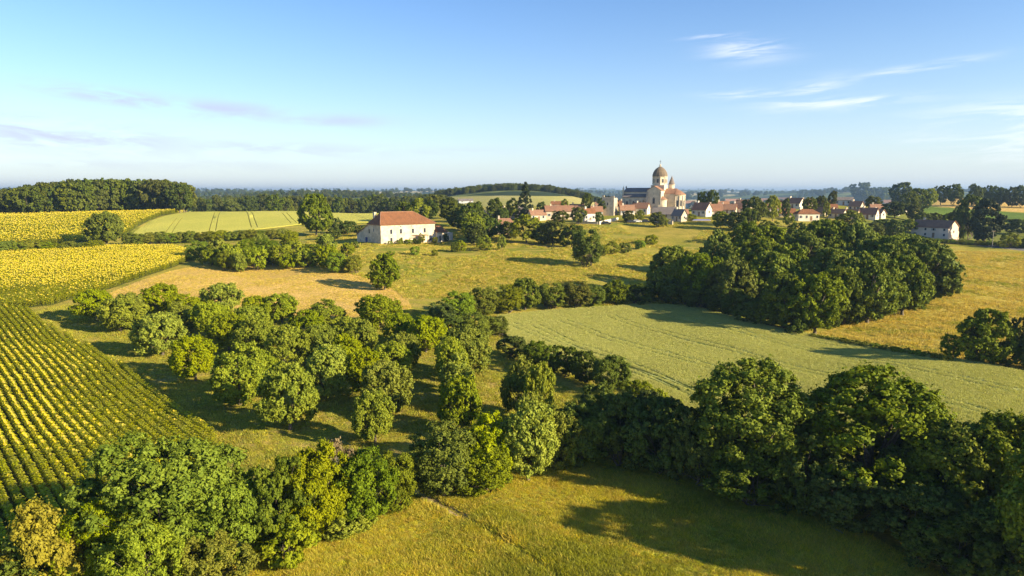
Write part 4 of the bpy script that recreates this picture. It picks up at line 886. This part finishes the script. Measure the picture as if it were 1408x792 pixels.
VH = [
 (690,702,296,291,286,-20,W_LIME,R_BRN,'small brown gable peeping over the bright red roof','gable'),
 (768,792,300,292,285.5,-18,W_STONE,R_PNK,'stone house tucked behind the long cream house','gable'),
 (812,828,297,290,284,14,W_LIME,R_BRN,'cream house just left of the ruined tower','gable'),
 (852,872,295,288.5,282,12,W_WHITE,R_PNK,'white walled house right of the ruined tower','gable'),
 (930,946,300,294,288,20,W_STONE,R_BRN,'small stone house at the foot of the apse','gable'),
 (960,982,289,284,278,-8,W_LIME,R_RED,'red roofed house behind the white gable end','gable'),
 (984,1002,288,283,277,18,W_STONE,R_BRN,'stone house with brown roof in the village centre','gable'),
 (1004,1026,292,286,280,-24,W_WHITE,R_PNK,'white gable with pale dormer before the oval tree','gable'),
 (1052,1074,291,286,280,16,W_LIME,R_BRN,'brown roof below the light green village tree','gable'),
 (1062,1082,285,281,276,-20,W_PINK,R_RED,'pink walled house on the village crest','gable'),
 (1100,1118,283,279,274,20,W_STONE,R_BRN,'stone house beside the tall white gable end','gable'),
 (1116,1136,296,291,285,-24,W_LIME,R_PNK,'cream house right of the orange roof above the copse','gable'),
 (1134,1150,290,285.5,281,12,W_STONE,R_RED,'small house between the orange roof and the hangar','gable'),
 (1158,1180,300,294,288,-20,W_LIME,R_BRN,'cream house behind the pale domed tree','gable'),
 (1196,1214,291,286,281,18,W_LIME,R_PNK,'pale roofed house above the brown roofed cottage','gable'),
 (681,711,300,294,288.5,12,W_WHITE,R_RED,'white house with a bright red roof first in the village','hip'),
 (680,708,322,310,300,10,W_DSTONE,R_BRN,'low shaded stone house with brown roof below the village','hip'),
 (709,729,299,292,285,-20,W_DSTONE,R_GRY,'grey hipped house next to the bright red roof','hip'),
 (726,750,303,295,289,25,W_STONE,R_PNK,'stone house with faded gable roof beneath the conifer','gable'),
 (662,682,303,297,292,20,W_DSTONE,R_GRY,'small dull roofed house behind the farm trees','gable'),
 (749,788,301,290,283,8,W_LIME,R_BRN,'long cream house with brown roof behind round trees','gable'),
 (758,780,286,281,277,4,W_LIME,R_RED,'reddish roof on the lane above the long cream house','gable'),
 (800,818,305,292.5,287,30,W_WHITE,R_RED,'white gabled house with red roof by the village entrance','gable'),
 (783,803,292,287,281,-15,W_LIME,R_BRN,'brown roofed house behind the white gabled one','gable'),
 (848,880,289,283.5,276,6,W_LIME,R_RED,'long red roofed house left of the church','gable'),
 (818,832,287,282,278,10,W_STONE,R_PNK,'small faded roof behind the ruined tower','gable'),
 (870,893,294,286,279,-22,W_WHITE,R_BRN,'bright white walled house under the church transept','gable'),
 (898,930,300,294,285,-12,W_STONE,R_GRY,'long dark roofed barn at the foot of the church','gable'),
 (924,944,304,296,288,-48,W_LIME,R_GRY,'pale gabled shed joined beside the dark barn','gable'),
 (952,978,297,288,279,-40,W_WHITE,R_BRN,'white gable end house right of the apse','gable'),
 (972,992,297,289,281,12,W_LIME,R_BRN,'brown roofed house between white gable and lane','gable'),
 (988,1012,293,288,281,-10,W_PINK,R_PNK,'faded pink roofed house beyond the bright tree','gable'),
 (942,956,285,280,276,10,W_STONE,R_PNK,'small house wall just behind the apse','gable'),
 (996,1016,283,279,273.5,20,W_LIME,R_BRN,'upper village house with brown roof before blue hills','gable'),
 (1012,1034,286,281,275,-20,W_LIME,R_PNK,'village house with pale dormer wall by the oval tree','gable'),
 (1046,1066,282,278,273,10,W_STONE,R_BRN,'dark brown roof between the oval and the light tree','gable'),
 (1066,1084,280,276,271.5,-10,W_LIME,R_PNK,'pinkish roof on the village crest','gable'),
 (1080,1104,286,279,272.5,-30,W_WHITE,R_BRN,'brown roofed house with a tall white gable end','gable'),
 (1093,1124,303,294,287.5,24,W_WHITE,R_RED,'white house with orange roof standing above the copse','hip'),
 (1072,1092,298,293,287,10,W_LIME,R_RED,'low orange roof left of the white house over the copse','gable'),
 (1140,1162,300,293,288,-25,W_LIME,R_PNK,'cream house with low roof beside the domed tree','gable'),
 (1168,1186,290,283,277,-30,W_LIME,R_PNK,'pale house just under the grey hangar','gable'),
 (1182,1206,301,294,286,-20,W_WHITE,R_BRN,'white cottage with brown roof near the gardens','gable'),
 (1198,1216,299,293,288,-38,W_WHITE,R_PNK,'small white gabled cottage beside the brown roofed cottage','gable'),
 (1124,1140,284,280,276,0,W_LIME,R_RED,'small red roof behind the village street trees','gable'),
 (1215,1236,284,279,275,10,W_DSTONE,R_BRN,'low dark barn among the skyline trees','gable')]
for h_ in VH: village_house(*h_[:10], nwin=3 if h_[1]-h_[0] < 30 else 4)
village_house(1149,1171,282,275,271.5,-8,W_GREY,R_GRY,'grey metal clad hangar on the village skyline','gable',.6,0,'hangar',3,name='hangar')
village_house(630,650,279,276,273.5,10,W_GREY,R_GRY,'grey farm shed out in the hill field','gable',.5,0,'shed',2,name='farm_shed')
village_house(1258,1311,326,312,303,-30,W_PINK,R_BRN,'two storey pink farmhouse with one chimney beside the road','gable',.5,1,'house',4,2,name='roadside_house')
# ruined tower
p = at(838, 296); k = mpp(p); tw = empty('stone_tower', p, R(-25)); tag(tw, 'roofless square stone tower covered in ivy', 'tower'); hh = (297-272)*k; s_ = 8.5*k
w_ = MB()
for x0, x1, y0, y1, h_ in ((-s_,s_,-s_,-s_+.7,hh),(-s_,s_,s_-.7,s_,hh*.92),(-s_,-s_+.7,-s_+.7,s_-.7,hh*.86),(s_-.7,s_,-s_+.7,s_-.7,hh*.95)): w_.box(x0, x1, y0, y1, -2, h_)
w_.box(-s_, -s_+1.2, -s_, -s_+.7, hh, hh+.8); w_.box(s_-1.6, s_, -s_+.001, -s_+.7, hh, hh+.6); w_.obj('wall', W_DSTONE, tw)
window(tw, 0, -s_, hh*.55, .8, 1.4); window(tw, .5, s_, hh*.55, .7, 1.2, '+x')
for dx, h2, w2, lb in ((-1.05,.95,5.5,'ivy climbing the shaded side of the ruined tower'),): tree('wood', local(tw, s_*dx, -s_*.6), hh*h2, w2, lb, None, 'ivy', 'ivy')

# the church
k = .39; pc = at(906, 291.5); chz = empty('church', pc, R(-30)); tag(chz, 'romanesque stone church with octagonal domed tower and round apse above the village', 'church')
def cw_(mb, nm, mat, par=None): return mb.obj(nm, mat, par or chz)
# nave: high middle and side aisles
cw_(MB().gable_wall(-18.5, -3.6, -3.4, 3.4, -3, 10.6, 12.6), 'nave_wall', W_STONE)
nr_ = cw_(MB().gable_roof(-18.5, -3.6, -3.4, 3.4, 10.6, 12.6, .25, .2), 'nave_roof', R_GRY)
aw = MB()
for sg in (-1, 1):
    ya, yb_ = (-5.6, -3.402) if sg < 0 else (3.402, 5.6)
    zo, zi = (7.9, 9.4) if sg < 0 else (9.4, 7.9)
    aw.loft([[(x, ya, -3), (x, yb_, -3), (x, yb_, zi), (x, ya, zo)] for x in (-18.4, -3.9)])
cw_(aw, 'aisle_wall', W_STONE)
ar = MB()
ar.loft([[(x, -6.0, 7.7), (x, -3.402, 9.45), (x, -3.402, 9.65), (x, -6.0, 7.9)] for x in (-18.7, -3.7)]); ar.loft([[(x, 3.402, 9.45), (x, 6.0, 7.7), (x, 6.0, 7.9), (x, 3.402, 9.65)] for x in (-18.7, -3.7)])
cw_(ar, 'aisle_roof', R_GRY)
bt = MB()
for x in (-18.2, -14.6, -11.0, -7.4): bt.box(x, x+.75, -6.3, -5.602, -3, 6.6)
cw_(bt, 'buttress', W_DSTONE)
for x in (-16.0, -12.4, -8.8, -5.4): window(chz, x, -5.6, 3.0, .9, 2.4, arch=True, frame=W_DSTONE)
cw_(MB().box(-18.9, -18.502, -.35, .35, 12.3, 13.8).box(-18.9, -18.502, -.7, .7, 13.0, 13.3), 'gable_cross', W_DSTONE)
cw_(MB().box(-19.2, -18.5, -4.2, -3.4, -3, 12.2).lathe(-18.85, -3.8, [(.55, 12.2), (.05, 13.8)], 6), 'corner_turret', W_STONE)
# transept (gable ends to +-y)
tr = MB(); tr.loft([[(-3.6, y, -3), (3.6, y, -3), (3.6, y, 11.4), (0, y, 13.6), (-3.6, y, 11.4)][::-1] for y in (-9.2, 9.2)]); cw_(tr, 'transept_wall', W_STONE)
tro = MB()
for sg in (-1, 1): tro.loft([[(sg*3.95, y, 11.2), (0, y, 13.63), (0, y, 13.83), (sg*3.95, y, 11.4)] for y in (-9.45, 9.45)])
cw_(tro, 'transept_roof', R_PNK)
window(chz, 0, -9.2, 4.6, 1.2, 2.6, arch=True, frame=W_DSTONE); window(chz, -6.2, 3.6, 4.5, .9, 2.4, '+x', arch=True, frame=W_DSTONE)
cr = MB().box(-3.9, -3.1, -9.6, -9.202, -3, 10.8).box(3.1, 3.9, -9.6, -9.202, -3, 10.8).box(-.25, .25, -9.35, -9.203, 9.2, 10.4); cw_(cr, 'transept_buttress', W_DSTONE)
# crossing tower: square base, octagonal drum, ogival dome, lantern
cw_(MB().box(-3.62, 3.62, -3.62, 3.62, 11.0, 14.2), 'crossing_base', W_STONE)
dr_ = cw_(MB().lathe(0, 0, [(3.75, 14.2), (3.75, 14.6), (3.6, 14.7), (3.6, 18.3), (3.9, 18.4), (3.9, 18.75)], 8, R(22.5)), 'drum', W_STONE)
dm = cw_(MB().lathe(0, 0, [(4.05, 18.76), (3.95, 19.6), (3.6, 20.8), (3.0, 21.9), (2.2, 22.8), (1.2, 23.5), (.45, 23.9)], 16, R(11.25)), 'dome', R_STN)
lt = cw_(MB().lathe(0, 0, [(.45, 23.88), (.45, 24.6), (.62, 24.65), (.05, 25.4)], 8), 'lantern', W_DSTONE)
MB().box(-.07, .07, -.07, .07, 25.3, 27.2).box(-.5, .5, -.06, .06, 26.4, 26.55).obj('cross', CROSSM, lt)
for i in range(8):
    a = i*math.pi/4; hd = empty('drum_window', (0, 0, 0)); 
    hd.parent = chz; hd.rotation_euler[2] = a
    fr = MB().box(3.34, 3.44, -.62, -.5, 15.4, 17.3).box(3.34, 3.44, .5, .62, 15.4, 17.3).box(3.34, 3.46, -.62, .62, 17.3, 17.5).obj('frame', W_DSTONE, hd); MB().box(3.335, 3.37, -.5, .5, 15.4, 17.3).obj('pane', GLASS, hd)
for i in range(8):
    a = i*math.pi/4 + R(22.5); MB().lathe(3.7*math.cos(a), 3.7*math.sin(a), [(.2, 14.7), (.2, 18.3)], 8).obj('colonette', W_STONE, dr_)
# choir and apse
cw_(MB().gable_wall(3.602, 9.5, -3.7, 3.7, -3, 9.6, 12.2), 'choir_wall', W_STONE); cw_(MB().gable_roof(3.75, 9.5, -3.7, 3.7, 9.6, 12.2, .12, .2), 'choir_roof', R_PNK)
pf = [(4.1, -3), (4.1, 8.6), (4.4, 8.75), (4.4, 9.1)]
cw_(MB().lathe(9.5, 0, pf, 12, 0, -math.pi/2, math.pi/2), 'apse_wall', W_STONE)
cw_(MB().lathe(9.5, 0, [(4.6, 9.11), (4.6, 9.3), (2.2, 11.0), (.1, 12.2)], 12, 0, -math.pi/2, math.pi/2), 'apse_roof', R_PNK)
for sg in (-1, 1):
    cw_(MB().lathe(3.6, sg*6.6, [(2.5, -3), (2.5, 6.2), (2.7, 6.3), (2.7, 6.6)], 10, 0, -math.pi/2, math.pi/2), 'chapel_wall', W_STONE)
    cw_(MB().lathe(3.6, sg*6.6, [(2.85, 6.61), (2.85, 6.75), (.1, 8.6)], 10, 0, -math.pi/2, math.pi/2), 'chapel_roof', R_PNK)
for i in range(7):
    a = R(-84 + 28*i); cw_(MB().lathe(9.5 + 4.2*math.cos(a), 4.2*math.sin(a), [(.28, -3), (.28, 8.5)], 8), 'apse_column', W_DSTONE)
for i in range(6):
    a = R(-70 + 28*i); e = empty('apse_window', (9.5, 0, 0)); e.parent = chz; e.rotation_euler[2] = a
    f_ = MB().box(4.0, 4.16, -.62, -.45, 3.2, 6.2).box(4.0, 4.16, .45, .62, 3.2, 6.2).box(4.0, 4.18, -.5, .5, 6.2, 6.5).obj('frame', W_DSTONE, e); MB().box(4.0, 4.1, -.45, .45, 3.2, 6.2).obj('pane', GLASS, e)
# stair turret
cw_(MB().lathe(5.2, 4.2, [(1.45, -3), (1.45, 14.2), (1.65, 14.3), (1.65, 14.6)], 12), 'stair_turret', W_STONE); cw_(MB().lathe(5.2, 4.2, [(1.8, 14.61), (1.2, 16.2), (.5, 18.0), (.05, 19.2)], 12), 'turret_roof', R_GRY)

# lane walls, cars, poles and other small things
def wall_run(a, b, h_, mat, lb, name='garden_wall', cat='wall', th=.4):
    pa, pb = at(*a), at(*b); d = pb - pa; L = math.hypot(d.x, d.y); o = empty(name, pa, math.atan2(d.y, d.x)); tag(o, lb, cat); mb = MB(); n_ = 8; cp = MB()
    for i in range(n_):
        q0, q1 = pa.lerp(pb, i/n_), pa.lerp(pb, (i+1)/n_); z0 = min(hz(q0.x, q0.y), hz(q1.x, q1.y)) - pa.z; z1 = max(hz(q0.x, q0.y), hz(q1.x, q1.y)) - pa.z
        mb.box(L*i/n_, L*(i+1)/n_ - .002, -th/2, th/2, z0 - .5, z1 + h_); cp.box(L*i/n_, L*(i+1)/n_ - .002, -th/2 - .06, th/2 + .06, z1 + h_, z1 + h_ + .1)
    mb.obj('masonry', mat, o); cp.obj('coping', mat, o); return o
wall_run((824,309), (850,303), 1.3, W_WHITE, 'white garden wall along the lane below the ruined tower')
wall_run((792,308), (822,309), 1.2, W_DSTONE, 'stone wall below the white gabled house with parked cars')
wall_run((895,304), (925,309), 1.5, W_STONE, 'stone wall running down from the dark barn')
wall_run((1256,289), (1234,297), .9, W_WHITE, 'white lane wall climbing between the gardens')
wall_run((700,334), (768,341), .3, BARK, 'low wall coloured dark as its shade, crossing the slope under the village gardens')  # dark colour stands in for the line of shade along this wall
def car(px, py, rz, paint, lb):
    p = at(px, py); o = empty('parked_car', p, R(rz)); tag(o, lb, 'car', 'cars parked by the village lane')
    prof = [(-2.1,.35),(2.1,.35),(2.15,.75),(1.95,.9),(1.0,1.0),(.45,1.45),(-1.1,1.48),(-1.8,1.0),(-2.12,.9)]
    MB().loft([[(x, y, z) for x, z in prof] for y in (-.85, .85)]).obj('body', paint, o)
    MB().loft([[(x, y, z) for x, z in ((.95,1.02),(.45,1.40),(-1.05,1.42),(-1.65,1.02))] for y in (-.87, .87)]).obj('window', GLASS, o)
    for x in (-1.35, 1.35):
        for y in (-.8, .8):
            w_ = MB().tube([(x, y-.1, .32), (x, y+.1, .32)], [.32, .32], 12).obj('wheel', RUBBER, o)
    for y in (-.6, .6): MB().box(2.1, 2.17, y-.15, y+.15, .62, .76).obj('headlight', METAL, o)
car(829,307,-15,CARD,'dark car parked against the white lane wall'); car(834,308.5,-10,CARD,'second dark car just in front of the first by the lane wall'); car(812,306,20,CARW,'pale car at the white gabled house')
car(868,306.5,5,CARD,'dark car under the tree at the lane below the nave'); car(876,306,0,CARW,'white car parked below the bright tree on the lane'); car(888,306,0,CARD,'dark car nearest the transept bushes')
def pole(px, py, yt, lb, mat=BARKP, name='utility_pole', cat='pole', r_=.14):
    p = at(px, py); h = (py-yt)*mpp(p); o = empty(name, p); tag(o, lb, cat); MB().tube([(0,0,-.3),(0,0,h)], [r_, r_*.7], 8).obj('post', mat, o)
    if name == 'utility_pole':
        MB().box(-.7, .7, -.05, .05, h-.35, h-.22).obj('crossarm', WOODM, o)
        for x in (-.55, 0, .55): MB().lathe(x, 0, [(.06, h-.22), (.08, h-.1), (.04, h)], 6).obj('insulator', CONC, o)
pole(1364,341,317,'tall pale utility pole beside the road near the cedar'); pole(1316,336,326,'short concrete pole in front of the roadside hedge')
pole(668,300,288,'thin pole among trees left of the first village roofs'); pole(1030,681,667,'short white fence post under the first tall oak', W_WHITE, 'fence_post', 'post', .06)
pole(375,365,358,'pale post at the edge of the old orchard', W_WHITE, 'fence_post', 'post', .12)
# pool / cover by the village
p = at(964, 304); o = empty('swimming_pool', p, R(-10)); tag(o, 'covered garden pool, violet blue, right of the church', 'pool')
MB().box(-4.2, 4.2, -2.4, 2.4, .2, .55).obj('rim', CONC, o); MB().box(-3.8, 3.8, -2.0, 2.0, .56, .75).obj('cover', TARP, o)
# small garden chairs and table before the farmhouse
# fallen pale branch lying in the shade by the right hedge
pa, pb = at(1140, 727), at(1168, 742)
o = MB().tube([tuple(pa + Vector((0,0,.15))), tuple(pa.lerp(pb, .5) + Vector((0,0,.3))), tuple(pb + Vector((0,0,.12)))], [.05, .08, .05], 6).obj('fallen_branch', BARKP); tag(o, 'pale fallen branch in the shade beside the tall oaks', 'branch')

# ------------------------------------------------------------------ haze
HAZE = 1
if HAZE:
    hzb = MB().box(-13500, 13500, -60, 13900, float(HZ.min()) - 3, 95).mesh('haze', BARK)
    hzb.materials.clear(); m, t, out = newmat('haze_air'); v = t.add('ShaderNodeVolumePrincipled'); v.inputs['Color'].default_value = (.34, .52, .78, 1); v.inputs['Density'].default_value = .00012
    v.inputs['Anisotropy'].default_value = .2
    t.l.new(v.outputs[0], out.inputs['Volume']); hzb.materials.append(m); tag(link('haze', hzb), kind='stuff')
